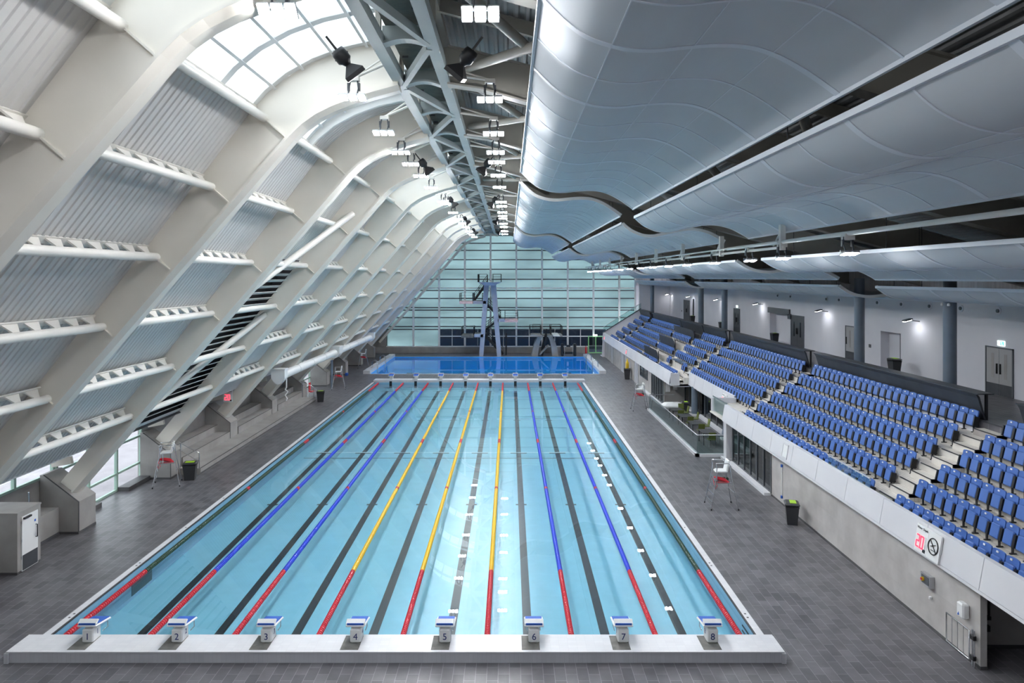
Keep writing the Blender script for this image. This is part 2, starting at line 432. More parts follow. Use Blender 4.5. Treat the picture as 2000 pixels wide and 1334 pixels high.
# white edge strips
for n,(x0,x1,y0,y1) in enumerate(((PX0-.26,PX0,PY0,PY1),(PX1,PX1+.26,PY0,PY1))):
    t = MB(); t.box(x0,x1,y0,y1,-.02,.012)
    o = struct(t.build('trim_%d'%(n+1),M['wtile']))
    g = MB(); xx = x1 if n==0 else x0
    g.box(xx-.03,xx+.03,y0,y1,-.015,.016); struct(g.build('gutter_line',M['dark'],o))
    for k in range(13):
        yy = PY0+1.6+k*3.9
        g = MB()
        for d in ((0,.12) if k<2 else (0,)): g.box((x0+x1)/2-.03,(x0+x1)/2+.03,yy+d*2,yy+d*2+.06,.012,.016)
        struct(g.build('edge_slot',M['dark'],o))
# diving pool white side walls and rims
for n,(x0,x1) in enumerate(((DX0-.75,DX0),(DX1,DX1+.75))):
    t = MB(); t.box(x0,x1,DY0-.1,DY1+.3,0,.36); struct(t.build('trim_%d'%(n+3),M['wtile']))
t = MB(); t.box(DX0,DX1,DY0-.22,DY0,-.02,.014); struct(t.build('trim_5',M['wtile']))
t = MB(); t.box(DX0,DX1,DY1,DY1+.2,-.02,.014); struct(t.build('trim_6',M['wtile']))

# ================================================================== starting platforms
def plat(name,x0,x1,y0,y1,h,label):
    r = empty(name,((x0+x1)/2,(y0+y1)/2,0)); tag(r,label,'platform'); L = Vector(r.location)
    b = MB(); b.box(x0-L.x,x1-L.x,y0-L.y,y1-L.y,0,h-.03); b.build('plinth',M['gtile'],r)
    b = MB(); b.box(x0-L.x-.02,x1-L.x+.02,y0-L.y-.02,y1-L.y,h-.03,h); b.build('tiled_top',M['wtile'],r)
    for sx in (x0,x1):
        b = MB(); b.box(sx-L.x-.06,sx-L.x+.06,y0-L.y-.05,y1-L.y,0,h-.04); b.build('end_cap',M['gtile'],r)
    return r
plat('starting_platform',-13.74,7.5,19.14,20.05,.315,'long white tiled starting platform across the near end of the pool')
plat('starting_platform',-13.6,7.55,70.2,71.3,.24,'white starting platform at the far end, between racing and diving pools')
pr = bpy.data.objects['starting_platform']
bpy.context.view_layer.update()
for i,x in enumerate(LANEX):
    b = MB(); b.box(x-.25-pr.location.x,x+.25-pr.location.x,19.22-pr.location.y,19.98-pr.location.y,.315,.319)
    b.build('grip_mat',M['mat'],pr)

def starting_block(n, loc, rz, far):
    r = empty('starting_block', loc, rz)
    b = MB(); b.cbox((0,0,.19),(.31,.40,.38),None,0,.03); b.build('pedestal',M['white'],r)
    R = Matrix.Rotation(math.radians(-9),3,'X')
    b = MB(); b.cbox((0,.14,.43),(.54,.76,.05),R,0,.015); b.build('deck_plate',M['white'],r)
    b = MB(); b.cbox((0,.20,.462),(.47,.58,.012),R); b.build('grip_surface',M['bluepl'],r)
    R2 = Matrix.Rotation(math.radians(26),3,'X')
    k = MB(); k.cbox((0,-.15,.575),(.53,.04,.16),Matrix.Rotation(math.radians(-52),3,'X'),0,.012)
    kk = k.build('footrest',M['white'],r)
    b = MB(); b.cbox((0,-.20,.535),(.46,.05,.05),None); b.build('footrest_wedge',M['bluepl'],kk)
    for sx in (-1,1):
        b = MB(); b.path([(sx*.19,.28,.36),(sx*.19,.46,.33),(sx*.19,.47,.14),(sx*.19,.22,.14)],.014,8); b.build('handle',M['steelbr'],r)
    text(str(n),.26,M['numblue'],r,(0,-.203,.17),(math.pi/2,0,0),'number',.002)
    for sx in (-1,1):
        text(str(n),.2,M['numblue'],r,(sx*.158,.03,.22),(math.pi/2,0,sx*math.pi/2),'number',.002)
    return r
for i,x in enumerate(LANEX):
    tag(starting_block(i+1,(x+.1,19.78,.315),0,False),'white and blue starting block numbered %d at the near end of the pool'%(i+1),'starting block','near starting blocks')
for i,x in enumerate(LANEX):
    tag(starting_block(i+1,(x,70.75,.24),math.pi,True),'white and blue starting block facing the camera at far end of lane %d'%(i+1),'starting block','far starting blocks')

# ================================================================== lane ropes
def floats(y0,y1,m,parent,name,pitch=.1,r=.088):
    n = max(1,round((y1-y0)/pitch)); p = (y1-y0)/n
    pts=[];rad=[]
    for k in range(n):
        y=y0+k*p
        for t,q in ((.04,.72),(.14,1),(.80,1),(.90,.72)): pts.append((0,y+t*p,0)); rad.append(r*q)
    b = MB(); b.path(pts,rad,8); return b.build(name,m,parent)
rc = ['greenf','bluef','bluef','yelf','yelf','yelf','bluef','bluef','greenf']
cn = {'greenf':'dark green','bluef':'blue','yelf':'yellow'}
rl = ['outermost dark green lane rope with red ends, along the left pool edge beside block 1',
 'blue lane rope with red ends between starting blocks 1 and 2','blue lane rope with red ends between starting blocks 2 and 3',
 'yellow lane rope with red ends between starting blocks 3 and 4','yellow lane rope with red ends between starting blocks 4 and 5',
 'yellow lane rope with red ends between starting blocks 5 and 6','blue lane rope with red ends between starting blocks 6 and 7',
 'blue lane rope with red ends between starting blocks 7 and 8','outermost dark green lane rope with red ends, along the right pool edge beside block 8']
for i,x in enumerate(ROPEX):
    y0 = PY0+.1
    r = empty('lane_rope',(x,0,WZ+.035)); tag(r,rl[i],'lane rope','lane ropes across the pool')
    c = M[rc[i]]
    floats(y0,25.3,M['redf'],r,'red_end_floats'); floats(65.2,PY1-.06,M['redf'],r,'red_end_floats')
    for a,b_ in ((25.3,35.05),(35.35,44.75),(45.75,55.1),(55.4,65.2)): floats(a,b_,c,r,'coloured_floats')
    for a,b_ in ((35.05,35.35),(44.75,45.75),(55.1,55.4)): floats(a,b_,M['redf'],r,'red_marker_floats')

# ================================================================== left roof: ribs, deck, purlins, skylights
RY = [13.46+7.8*j for j in range(-2,11)]            # near web faces, spaced 7.8 m
INNER = [(-18.2,1.6),(-6.70,14.85),(-6.35,15.2),(-5.9,15.52),(-5.4,15.77),(-4.8,16.0),(-4.2,16.2),(-3.39,16.42)]
OUTER = [(-18.72,1.95),(-17.2,3.77),(-14.47,7.12),(-11.03,11.44),(-7.87,15.56),(-7.35,16.15),(-6.7,16.68),(-5.9,17.12),(-5.0,17.45),(-4.2,17.63),(-3.3,17.75)]
PUR = [(-15.74,4.77),(-14.03,6.85),(-12.36,9.04),(-10.73,11.16),(-9.06,13.3),(-7.45,15.38)]
PNAME = ['lowest','second lowest','third from the bottom','third from the top','second from the top','topmost']
def rib_mesh():
    web = MB()
    inn = INNER; out = OUTER
    # web as quads between the two polylines (resampled by parameter)
    def samp(line,n):
        L=[0]
        for a,b in zip(line,line[1:]): L.append(L[-1]+math.dist(a,b))
        res=[]
        for k in range(n+1):
            t=L[-1]*k/n
            for i in range(len(line)-1):
                if t<=L[i+1]+1e-9:
                    u=(t-L[i])/(L[i+1]-L[i]); res.append((line[i][0]+(line[i+1][0]-line[i][0])*u,line[i][1]+(line[i+1][1]-line[i][1])*u)); break
        return res
    # split at the knee so that both halves correspond
    ni = INNER[:2]; no = OUTER[:5]; ci = INNER[1:]; cO = OUTER[4:]
    A = samp(ni,12)+samp(ci,14)[1:]; B = samp(no,12)+samp(cO,14)[1:]
    n=len(A)
    for y,flip in ((0,False),(.5,True)):
        vs=[(p[0],y,p[1]) for p in A]+[(p[0],y,p[1]) for p in B]
        fs=[(i,i+1,n+i+1,n+i) for i in range(n-1)]
        web.add(vs,[f[::-1] for f in fs] if flip else fs,0,False)
    web.add([(p[0],y,p[1]) for y in (0,.5) for p in B],[(i,i+1,n+i+1,n+i) for i in range(n-1)])
    web.add([(A[0][0],0,A[0][1]),(B[0][0],0,B[0][1]),(B[0][0],.5,B[0][1]),(A[0][0],.5,A[0][1])],[(0,1,2,3)])
    fl_ = MB(); Ar = A[::-1]
    sec = [(-.10,-.03),(-.10,.05),(.10,.17),(.44,.17),(.62,.05),(.62,-.03)]
    rows = [[(q[0],y,q[1]) for q in offset(Ar,o)] for y,o in sec]; n2 = len(Ar)
    vs = [v for r_ in rows for v in r_]
    fl_.add(vs,[(a*n2+i,a*n2+i+1,((a+1)%6)*n2+i+1,((a+1)%6)*n2+i) for a in range(6) for i in range(n2-1)])
    fl_.add([r_[0] for r_ in rows],[tuple(range(6))]); fl_.add([r_[-1] for r_ in rows],[tuple(range(6))])
    st = []
    for (x,z) in PUR:
        s_ = MB()
        # stiffener from purlin towards the flange, on both web faces
        d = Vector((.755,-.655)); L = 0
        p=Vector((x,z))
        # distance to the inner line
        dist = (p-Vector((-6.70,14.85))).dot(Vector((-.755,.655)))
        q = p + d*max(dist,.2)
        for yy in (-.05,.55):
            s_ = MB(); s_.bar((p.x,yy,p.y),(q.x,yy,q.y),.1,.04,(.655,0,.755)); st.append(s_)
    return web,fl_,st
web,flg,sts = rib_mesh()
ribn = ['arched cream roof rib %s'%t for t in (
 'behind the viewpoint','beside the viewpoint','filling the top left corner, nearest in view','second nearest in view, meeting the left floodlights',
 'standing on the buttress beside the white-doored kiosk','standing on the buttress behind the nearest lifeguard chair','on first buttress of the concrete benches',
 'on second buttress of the concrete benches','on buttress at the far end of the benches','just beyond the garden doors by the roller tube',
 'third from the far glazed wall','second from the far glazed wall','nearest the far glazed wall')]
for i,y in enumerate(RY):
    if i<2: continue
    r = empty('roof_rib',(0,y,0)); tag(r,ribn[i],'roof rib','arched roof ribs')
    if i==2:
        wm = web.mesh('web',M['steel']); fm = flg.mesh('bottom_flange',M['steel']); sm_ = [s.mesh('stiffener',M['steel']) for s in sts]
    for nm,me in [('web',wm),('bottom_flange',fm)]+[('stiffener',s) for s in sm_]:
        o = bpy.data.objects.new(nm,me); COL.objects.link(o); o.parent = r
# end arch against the far wall
b = MB(); b.strip_y(INNER[::-1],.3,97.2,97.7); b.strip_y([(-3.5,16.45),(-2.6,16.4),(-1.6,16.2)],.3,97.2,97.7)
o = b.build('roof_rib',M['steel']); tag(o,'slender white edge arch running around the far glazed wall','roof rib')

# corrugated deck
def corr(mb,line,y0,y1,pitch=.26,dep=.028):
    off = offset(line,-dep)
    n=int(round((y1-y0)/pitch)); p=(y1-y0)/n
    cols=[]
    for k in range(n):
        y=y0+k*p
        cols += [(y,0),(y+.12*p,1),(y+.38*p,1),(y+.5*p,0)]
    cols.append((y1,0))
    m=len(line); vs=[]
    for y,s in cols:
        for i in range(m):
            pt = off[i] if s else line[i]
            vs.append((pt[0],y,pt[1]))
    fs=[(c*m+i,c*m+i+1,(c+1)*m+i+1,(c+1)*m+i) for c in range(len(cols)-1) for i in range(m-1)]
    mb.add(vs,fs)
SL = [(-17.4,3.52),(-17.2,3.77),(-14.47,7.12),(-11.03,11.44),(-7.87,15.56)]
CU = OUTER[4:]
LOUV = 2+2   # bay index (in RY) with louvres instead of sheeting in its lower half
sky_bays = {0:1.0,1:1.0,2:1.0,3:.68,5:1.0,6:1.0,8:1.0,9:1.0,10:1.0}  # first bay's skylight is out of view, added to brighten the ribs
dk = MB()
ys = RY+[97.9]
corr(dk,SL,YB,ys[0]); corr(dk,CU,YB,ys[0])
for i in range(len(RY)):
    a,b_ = ys[i]+.3, ys[i+1]+.3 if i<len(RY)-1 else 98.0
    if i==LOUV: corr(dk,SL[3:],a,b_)
    else: corr(dk,SL,a,b_)
    f = sky_bays.get(i,0)
    if f<1: corr(dk,CU,a+(b_-a)*f,b_)
struct(dk.build('ceiling_left',M['deckcor']))
# outer dark skin above louvre bay
lv = empty('louvre_panel',(0,RY[LOUV]+.5,0)); tag(lv,'dark louvred opening between the third and fourth visible ribs, behind a cross brace','louvre')
LEN=7.3
b = MB(); b.strip_y([(p[0]-.35,p[1]+.3) for p in SL[:4]],.05,-.1,LEN+.4)
for yy in (-.1,LEN+.3): b.strip_y([(p[0]-.02,p[1]+.015) for p in SL[:4]],.5,yy,yy+.06)
b.add([(-17.9,-.1,3.95),(-17.3,-.1,3.42),(-17.3,LEN+.4,3.42),(-17.9,LEN+.4,3.95)],[(0,1,2,3)])
b.build('backing',M['dark'],lv)
def along(line,t):
    L=[0]
    for p,q in zip(line,line[1:]): L.append(L[-1]+math.dist(p,q))
    t*=L[-1]
    for i in range(len(line)-1):
        if t<=L[i+1]+1e-9:
            u=(t-L[i])/(L[i+1]-L[i]); return Vector((line[i][0]+(line[i+1][0]-line[i][0])*u,line[i][1]+(line[i+1][1]-line[i][1])*u))
for k in range(26):
    p = along(SL[:4],(k+.5)/26); b = MB(); b.cbox((p.x,LEN/2,p.y),(.30,LEN,.035),Matrix.Rotation(math.radians(-20),3,'Y')); b.build('slat',M['deckcor'],lv)

# skylights
wn = 1
for i,f in sky_bays.items():
    a = ys[i]+.5; b_ = ys[i+1] if i<len(RY)-1 else 97.6
    e = a+(b_-a)*f
    fr = MB(); pn = MB()
    rows = 3 if f==1 else 2
    cl = CU
    for k in range(rows+1):
        y = a+.12+(e-a-.24)*k/rows
        fr.strip_y(cl,.10,y-.15,y+.15)
    nc = 5
    for k in range(nc+1):
        p = along(cl,k/nc); q = along(cl,max(0,min(1,k/nc+.02))); d=(q-p) if k<nc else p-along(cl,.98)
        d = d.normalized(); up=(-d.y,0,d.x)
        fr.bar((p.x,a,p.y),(p.x,e,p.y),.08,.16,up)
    pn.strip_y([(p[0]-.02,p[1]+.06) for p in cl],.012,a,e)
    o = struct(fr.build('window_%d'%wn,M['mull'])); struct(pn.build('skylight_pane',M['wglass'],o)); wn += 1
    if f<1:
        t = MB(); t.strip_y([(p[0],p[1]-.35) for p in cl],.5,e,e+.14); struct(t.build('skylight_upstand',M['mull'],o))

# purlins
def purlin_meshes(L):
    t = MB(); t.tube((0,0,0),(0,L,0),.13,14)
    out=Vector((-.755,0,.655)); al=Vector((.655,0,.755))
    br = MB()
    pl = Matrix((out,(0,1,0),al)).transposed()
    n=9
    br.cbox(out*.40+al*.03+Vector((0,L/2,0)),(.05,L,.22),pl)
    for k in range(n):
        y=L*(k+.5)/n
        br.add([out*.08+Vector((0,y-.10,0))+al*.06,out*.08+Vector((0,y+.10,0))+al*.06,out*.40+Vector((0,y+.30,0))+al*.10,out*.40+Vector((0,y-.30,0))+al*.10,
                out*.08+Vector((0,y-.10,0))+al*.02,out*.08+Vector((0,y+.10,0))+al*.02,out*.40+Vector((0,y+.30,0))+al*.06,out*.40+Vector((0,y-.30,0))+al*.06],
               [(0,1,2,3),(7,6,5,4),(0,4,5,1),(1,5,6,2),(2,6,7,3),(3,7,4,0)])
    return t.mesh('tube',M['tube']), br.mesh('bracket_plate',M['tube'])
ptm,pbm = purlin_meshes(7.3)
bayname = ['bay at the viewpoint','bay in the top left corner','bay between the nearest ribs','bay before the kiosk buttress','louvred bay','fourth bay in view','fifth bay in view','sixth bay in view',
  'seventh bay in view','eighth bay in view','ninth bay in view','second last bay','last bay by the glazed wall']
for i in range(1,len(RY)):
    for k,(x,z) in enumerate(PUR):
        if i==len(RY)-1 and k<1: continue
        L = 7.3 if i<len(RY)-1 else 5.6
        r = empty('purlin',(x,RY[i]+.5,z)); tag(r,'white tubular purlin, %s in the %s'%(PNAME[k],bayname[i]),'purlin','tubular purlins of the sloping roof')
        if i==len(RY)-1: r.scale=(1,L/7.3,1)
        o = bpy.data.objects.new('tube',ptm); COL.objects.link(o); o.parent = r
        if i!=LOUV:
            o = bpy.data.objects.new('bracket_plate',pbm); COL.objects.link(o); o.parent = r
# cross braces in the louvred bay
ya,yb_ = RY[LOUV]+.5, RY[LOUV+1]
def P2(t,off=.55):
    p = along(INNER[:2],t); return p+Vector((-.755,.655))*off
for n,(t0,t1,lab) in enumerate(((.50,.90,'upper diagonal brace tube crossing the louvred bay'),(.90,.56,'white diagonal brace tube over the louvres, running up to the far rib'),(.10,.50,'lower diagonal brace tube crossing the louvred bay'))):
    p=P2(t0); q=P2(t1); b = MB(); b.tube((p.x,ya,p.y),(q.x,yb_,q.y),.16,14)
    if n==1:
        b = MB(); b.tube((p.x,yb_,p.y),(P2(.5).x,ya,P2(.5).y),.14,14)
    tag(b.build('brace_tube',M['tube']),lab,'brace')

# ================================================================== spine truss
tr = empty('spine_truss',(0,0,0)); tag(tr,'long grey-green steel lattice truss running along the roof ridge','truss')
TX0,TX1,TZ = -3.39,-1.98,16.5
for x in (TX0,TX1):
    b = MB(); b.box(x-.16,x+.16,YB,97.6,TZ,TZ+.30); b.build('bottom_chord',M['trussst'],tr)
    b = MB(); b.box(x-.1,x+.1,YB,97.6,17.75,17.95); b.build('top_chord',M['rafter'],tr)
PY = [-1.4+3.9*k for k in range(26)]
arch = MB(); n=10
lo=[(TX0+.1+(TX1-TX0-.2)*k/n, TZ+.02+.14*math.sin(math.pi*k/n)) for k in range(n+1)]
arch.strip_y(lo[::-1],-.06,-.18,.18); 
for k in range(n):
    a,c=lo[k],lo[k+1]
    arch.add([(a[0],-.03,a[1]),(c[0],-.03,c[1]),(c[0],-.03,TZ+.55),(a[0],-.03,TZ+.55),(a[0],.03,a[1]),(c[0],.03,c[1]),(c[0],.03,TZ+.55),(a[0],.03,TZ+.55)],[(0,1,2,3),(7,6,5,4),(3,2,6,7)])
am = arch.mesh('cross_beam',M['trussst'])
dg = [MB(),MB()]
dg[0].bar((TX0+.12,.2,TZ+.1),(TX1-.12,3.7,TZ+.1),.16,.22); dg[1].bar((TX1-.12,.2,TZ+.1),(TX0+.12,3.7,TZ+.1),.16,.22)
dm = [d.mesh('diagonal_bar',M['trussst']) for d in dg]
ps = MB(); ps.box(-.07,.07,-.08,.08,.3,1.3); pm = ps.mesh('post',M['rafter'])
gu = MB(); gu.tube((-.02,0,0),(.02,0,0),.12,12); gm = MB(); gm.cbox((0,0,.1),(.02,.22,.26),None); gmm = gm.mesh('gusset',M['tube'])
for k,y in enumerate(PY):
    for me,loc in ((am,(0,y,0)),(dm[k%2],(0,y,0)),(pm,(TX0,y,TZ)),(pm,(TX1,y,TZ)),(gmm,(TX0-.145,y+.3,TZ)),(gmm,(TX1+.145,y+.3,TZ))):
        if me in dm and k==25: continue
        o = bpy.data.objects.new(me.name.split('.')[0],me); COL.objects.link(o); o.parent=tr; o.location=loc
b = MB(); b.box(TX0+.14,TX1-.14,YB,97.6,17.12,17.2); b.build('catwalk_floor',M['catwalk'],tr)
b = MB(); b.box(-.09,.09,0,.05,0,.06); clm = b.mesh('catwalk_clip',M['dark'])
for k in range(50):
    for x in (TX0+.3,TX1-.3):
        o = bpy.data.objects.new('catwalk_clip',clm); COL.objects.link(o); o.parent=tr; o.location=(x,12+k*1.25,17.06)

# ================================================================== right roof: deck, rafters, beams, braces
def zr(x): return 18.2-.27*(x+2)
rd = MB()
nx=int(24/.3)
cols=[]
for k in range(nx):
    x=-2.0+k*.3; cols += [(x,0),(x+.05,.06),(x+.13,.06),(x+.18,0)]
cols.append((22.2,0))
vs=[(x,y,zr(x)-d) for x,d in cols for y in (YB,98.0)]
rd.add(vs,[(2*c,2*c+1,2*c+3,2*c+2) for c in range(len(cols)-1)])
rd.add([(-3.4,YB,17.75),(-1.9,YB,18.2),(-1.9,98,18.2),(-3.4,98,17.75)],[(0,1,2,3)])
struct(rd.build('ceiling_right',M['roofdk']))
raf = MB()
lo=[(-1.9,16.45),(-.9,16.3),(.2,15.98),(22,10.05)]
up=[(-1.9,17.6),(-.9,17.4),(.2,17.1),(22,11.2)]
vs=[(p[0],y,p[1]) for y in (-.04,.04) for l in (lo,up) for p in l]
f=[]
for i in range(3): f+=[(i,i+1,5+i,4+i),(12+i,13+i,9+i,8+i)]
raf.add(vs,f)
raf.strip_y(lo[::-1],-.06,-.22,.22); raf.strip_y(up,.06,-.16,.16)
rfm = raf.mesh('roof_rafter',M['rafter'])
rl_ = {}
for i,y in enumerate(RY):
    if i<1: continue
    o = bpy.data.objects.new('roof_rafter',rfm); COL.objects.link(o); o.location=(0,y+.3,0)
    tag(o,'olive-grey plate rafter above the wavy ceiling, %s from the far glazed wall'%ORD[len(RY)-1-i],'rafter','rafters above the wavy ceiling')
bm_ = MB(); bm_.bar((-1.9,0,zr(-1.9)-.25),(22,0,zr(22)-.25),.16,.36); bmm = bm_.mesh('roof_beam',M['rafter'])
kk=0
for i,y in enumerate(RY):
    if i<1: continue
    for d in (2.6,5.2):
        if y+d>97: continue
        o = bpy.data.objects.new('roof_beam',bmm); COL.objects.link(o); o.location=(0,y+.3+d,0)
        tag(o,'grey beam under right-hand roof decking, %s beam from the far glazed wall'%ORD[2*(len(RY)-1-i)+(1 if d<3 else 0)],'roof beam','beams under the right-hand roof decking')
bz = MB(); bz.tube((-1.6,.3,16.9),(2.4,7.5,15.9),.13,10); bz.tube((2.4,7.5,15.9),(2.4,7.5,15.8),.13,10)
bz2= MB(); bz2.tube((2.4,.3,15.9),(-1.6,7.5,16.9),.13,10)
bz3= MB(); bz3.tube((5.5,.3,15.1),(9.5,7.5,14.0),.14,10)
bms=[q.mesh('brace_tube',M['rafter']) for q in (bz,bz2,bz3)]
nm_=['leaning away from the ridge truss','leaning towards the ridge truss','lower down the slope']
for i,y in enumerate(RY[:-1]):
    if i<1: continue
    for k in (0,1,2):
        o = bpy.data.objects.new('brace_tube',bms[k]); COL.objects.link(o); o.location=(0,y+.3,-.1*k)
        tag(o,'olive-grey roof bracing tube, %s, %s bay from the far wall'%(nm_[k],ORD[len(RY)-2-i]),'brace','bracing tubes of the right-hand roof')

# ================================================================== wavy ceiling sails
ROWS = {
 'row beside the ridge truss':[(.52,4.85),(.75,4.62),(1.0,4.38),(1.3,4.16),(1.65,4.02),(2.05,3.93),(2.5,3.91),(3.0,3.96),(3.5,4.0),(3.95,3.99),(4.3,3.93),(4.65,3.80),(5.0,3.61),(5.35,3.38),(5.68,3.14)],
 'row above the light gantry':[(5.75,2.75),(5.97,2.54),(6.2,2.37),(6.5,2.22),(6.85,2.11),(7.35,2.07),(7.85,2.18),(8.4,2.31),(8.9,2.40),(9.35,2.42),(9.75,2.37),(10.2,2.24),(10.6,2.04),(11.0,1.80)],
 'row behind the light gantry':[(11.6,.82),(11.85,.65),(12.1,.50),(12.4,.37),(12.8,.26),(13.4,.22),(14.0,.33),(14.6,.43),(15.1,.45),(15.6,.40),(16.1,.28),(16.5,.10),(16.85,-.10)],
 'row along the white concourse wall':[(16.85,-.46),(17.1,-.64),(17.4,-.82),(17.8,-.96),(18.4,-1.04),(19.1,-.98),(19.8,-.86),(20.4,-.82),(20.9,-.90),(21.3,-1.05),(21.7,-1.22)]}
SPANS = [('nearest',4.0,32.2),('middle',35.9,63.6),('farthest',67.4,94.3)]
for rn,prof in ROWS.items():
    for sn,y0,y1 in SPANS:
        r = empty('ceiling_sail',(prof[0][0],y0,HC+prof[0][1]))
        tag(r,'pale blue wavy ceiling sail, %s of three in the %s'%(sn,rn),'ceiling sail','wavy ceiling sails')
        ox,oz = prof[0]
        lp=smooth([(x-ox,z-oz) for x,z in prof]); L=y1-y0
        b = MB(); b.sheet_y(lp,.06,0,L); b.build('panel',M['sail'],r)
        nb = int(round(L/1.95))
        for k in range(nb+1):
            y=L*k/nb; wd=.09 if k%2==0 else .028
            if k in (0,nb): wd=.07; y=min(max(y,.07),L-.07)
            b = MB(); b.sheet_y(lp,-.014,y-wd,y+wd); b.build('batten',M['batten'],r)
        T=len(lp)
        for t in (.27,.52,.76):
            p=along(lp,t); q=along(lp,t+.02); d=(q-p).normalized()
            b = MB(); b.bar((p.x+d.y*.004,0,p.y-d.x*.004),(p.x+d.y*.004,L,p.y-d.x*.004),.022,.012,(-d.y,0,d.x)); b.build('joint',M['batten'],r)
        for t,w_ in ((0,.1),(1,.1)):
            p=Vector(lp[0] if t==0 else lp[-1]); 
            b = MB(); b.box(p.x-.03,p.x+.03,-.01,L+.01,p.y-.05,p.y+.07); b.build('edge_trim',M['batten'],r)
        for y in (-.035,L+.035):
            b = MB(); b.strip_y([(x_,z_-.03) for x_,z_ in lp],.15,y-.03,y+.03); b.build('end_trim',M['white'],r)
        for k in range(4):
            y=L*(k+.5)/4
            for x,z in (lp[1],lp[-2]):
                b = MB(); X=x+ox
                b.tube((x,y,z+.05),(x,y,z+max(.6,zr(X)-HC-z-oz-.3)),.012,6); b.build('hanger_wire',M['dark'],r)
# ================================================================== left side: walls, windows, buttresses, benches
XL = -19.3
door_bays = {4-0:None}
BUT = [y-.1 for y in RY]          # buttress near faces
def lw(y0,y1,z0,z1,mb): mb.box(XL-.25,XL,y0,y1,z0,z1)
wl = MB()
DOORBAYS = [(RY[4]+.85,RY[5]-.05),(RY[8]+.85,RY[9]-.05)]
segs=[(YB,DOORBAYS[0][0]),(DOORBAYS[0][1],DOORBAYS[1][0]),(DOORBAYS[1][1],98.0)]
for a,b_ in segs: lw(a,b_,0,2.2,wl)
strip = (4.0,29.7)
for a,b_ in ((YB,strip[0]),(DOORBAYS[0][1],DOORBAYS[1][0]),(DOORBAYS[1][1],98.0)): lw(a,b_,2.2,3.4,wl)
for a,b_ in ((YB,98.0),): lw(a,b_,3.32,3.6,wl)
struct(wl.build('wall_left',M['conc']))
sf = MB(); sf.add([(XL-.25,YB,3.6),(-17.4,YB,3.5),(-17.4,98,3.5),(XL-.25,98,3.6)],[(0,1,2,3)]); sf.box(-17.5,-17.4,YB,98,3.46,3.6)
struct(sf.build('trim_7',M['deckcor']))
def winwall(y0,y1,z0,z1,ny,trans,fm,gm,name,x=XL-.1):
    global wn
    f = MB(); n=ny
    for k in range(n+1):
        y=y0+(y1-y0)*k/n; f.box(x-.06,x+.08,y-.06,y+.06,z0,z1)
    for z in [z0+.05,z1-.05]+trans: f.box(x-.05,x+.07,y0,y1,z-.05,z+.05)
    o = struct(f.build('window_%d'%wn,fm)); wn+=1
    p = MB(); p.box(x-.012,x+.012,y0,y1,z0,z1); struct(p.build('window_pane',gm,o))
    return o
winwall(strip[0],strip[1],2.2,3.35,11,[],M['greenfr'],M['wglass'],'window')
winwall(DOORBAYS[0][0],DOORBAYS[0][1],0,3.35,3,[.85,2.25],M['greenfr'],M['wglass'],'window')
winwall(DOORBAYS[1][0],DOORBAYS[1][1],0,3.35,3,[.85,2.25],M['greenfr'],M['wglass'],'window')
b = MB(); b.box(XL,-18.75,34.5,36.8,0,.2); b.box(XL,-18.75,30.0,32.2,0,.2)
struct(b.build('trim_8',M['skirt']))
prof=[(-17.7,0),(-17.7,1.32),(-19.15,2.42),(-19.28,2.42),(-19.28,0)]
bn=['hidden','hidden','behind the kiosk, near end of the hall','left of the white-doored kiosk','beside the white-doored kiosk','behind the nearest left lifeguard chair','splitting the concrete benches, nearer of two','splitting the concrete benches, farther of two',
    'at the far end of the benches, by the charcoal bin','just beyond the garden doors, by the second lifeguard chair','under the far half of the roller tube','by the farthest lifeguard chair','nearest the glazed end wall']
for i,y in enumerate(RY):
    if i<3: continue
    r = empty('buttress',(-17.7,y-.32,0)); tag(r,'sloped concrete buttress %s'%bn[i],'buttress','concrete rib buttresses')
    lp=[(a+17.7,z) for a,z in prof]
    b = MB(); b.prism_y(lp,0,1.2); b.build('body',M['conc'],r)
    b = MB(); b.strip_y([(p[0],p[1]) for p in lp[:3]][::-1],.012,-.012,.05); b.build('edge_trim',M['dark'],r)
    b = MB(); b.box(-1.5,.012,-.012,1.212,0,.1); b.build('skirting',M['skirt'],r)
    b = MB(); b.bar((-.62,.57,2.9),(-1.45,.57,2.75),.16,.3); b.build('foot_strut',M['steel'],r)
# low walls in the two nearest bays and behind the others
b = MB(); b.box(XL,-18.5,21.6,28.74,0,1.1); b.box(XL,-18.5,13,20.9,0,1.1); struct(b.build('wall_left_low',M['conc']))
b = MB(); b.box(-18.5,-18.47,26,28.74,0,.1); struct(b.build('baseboard_left',M['skirt']))
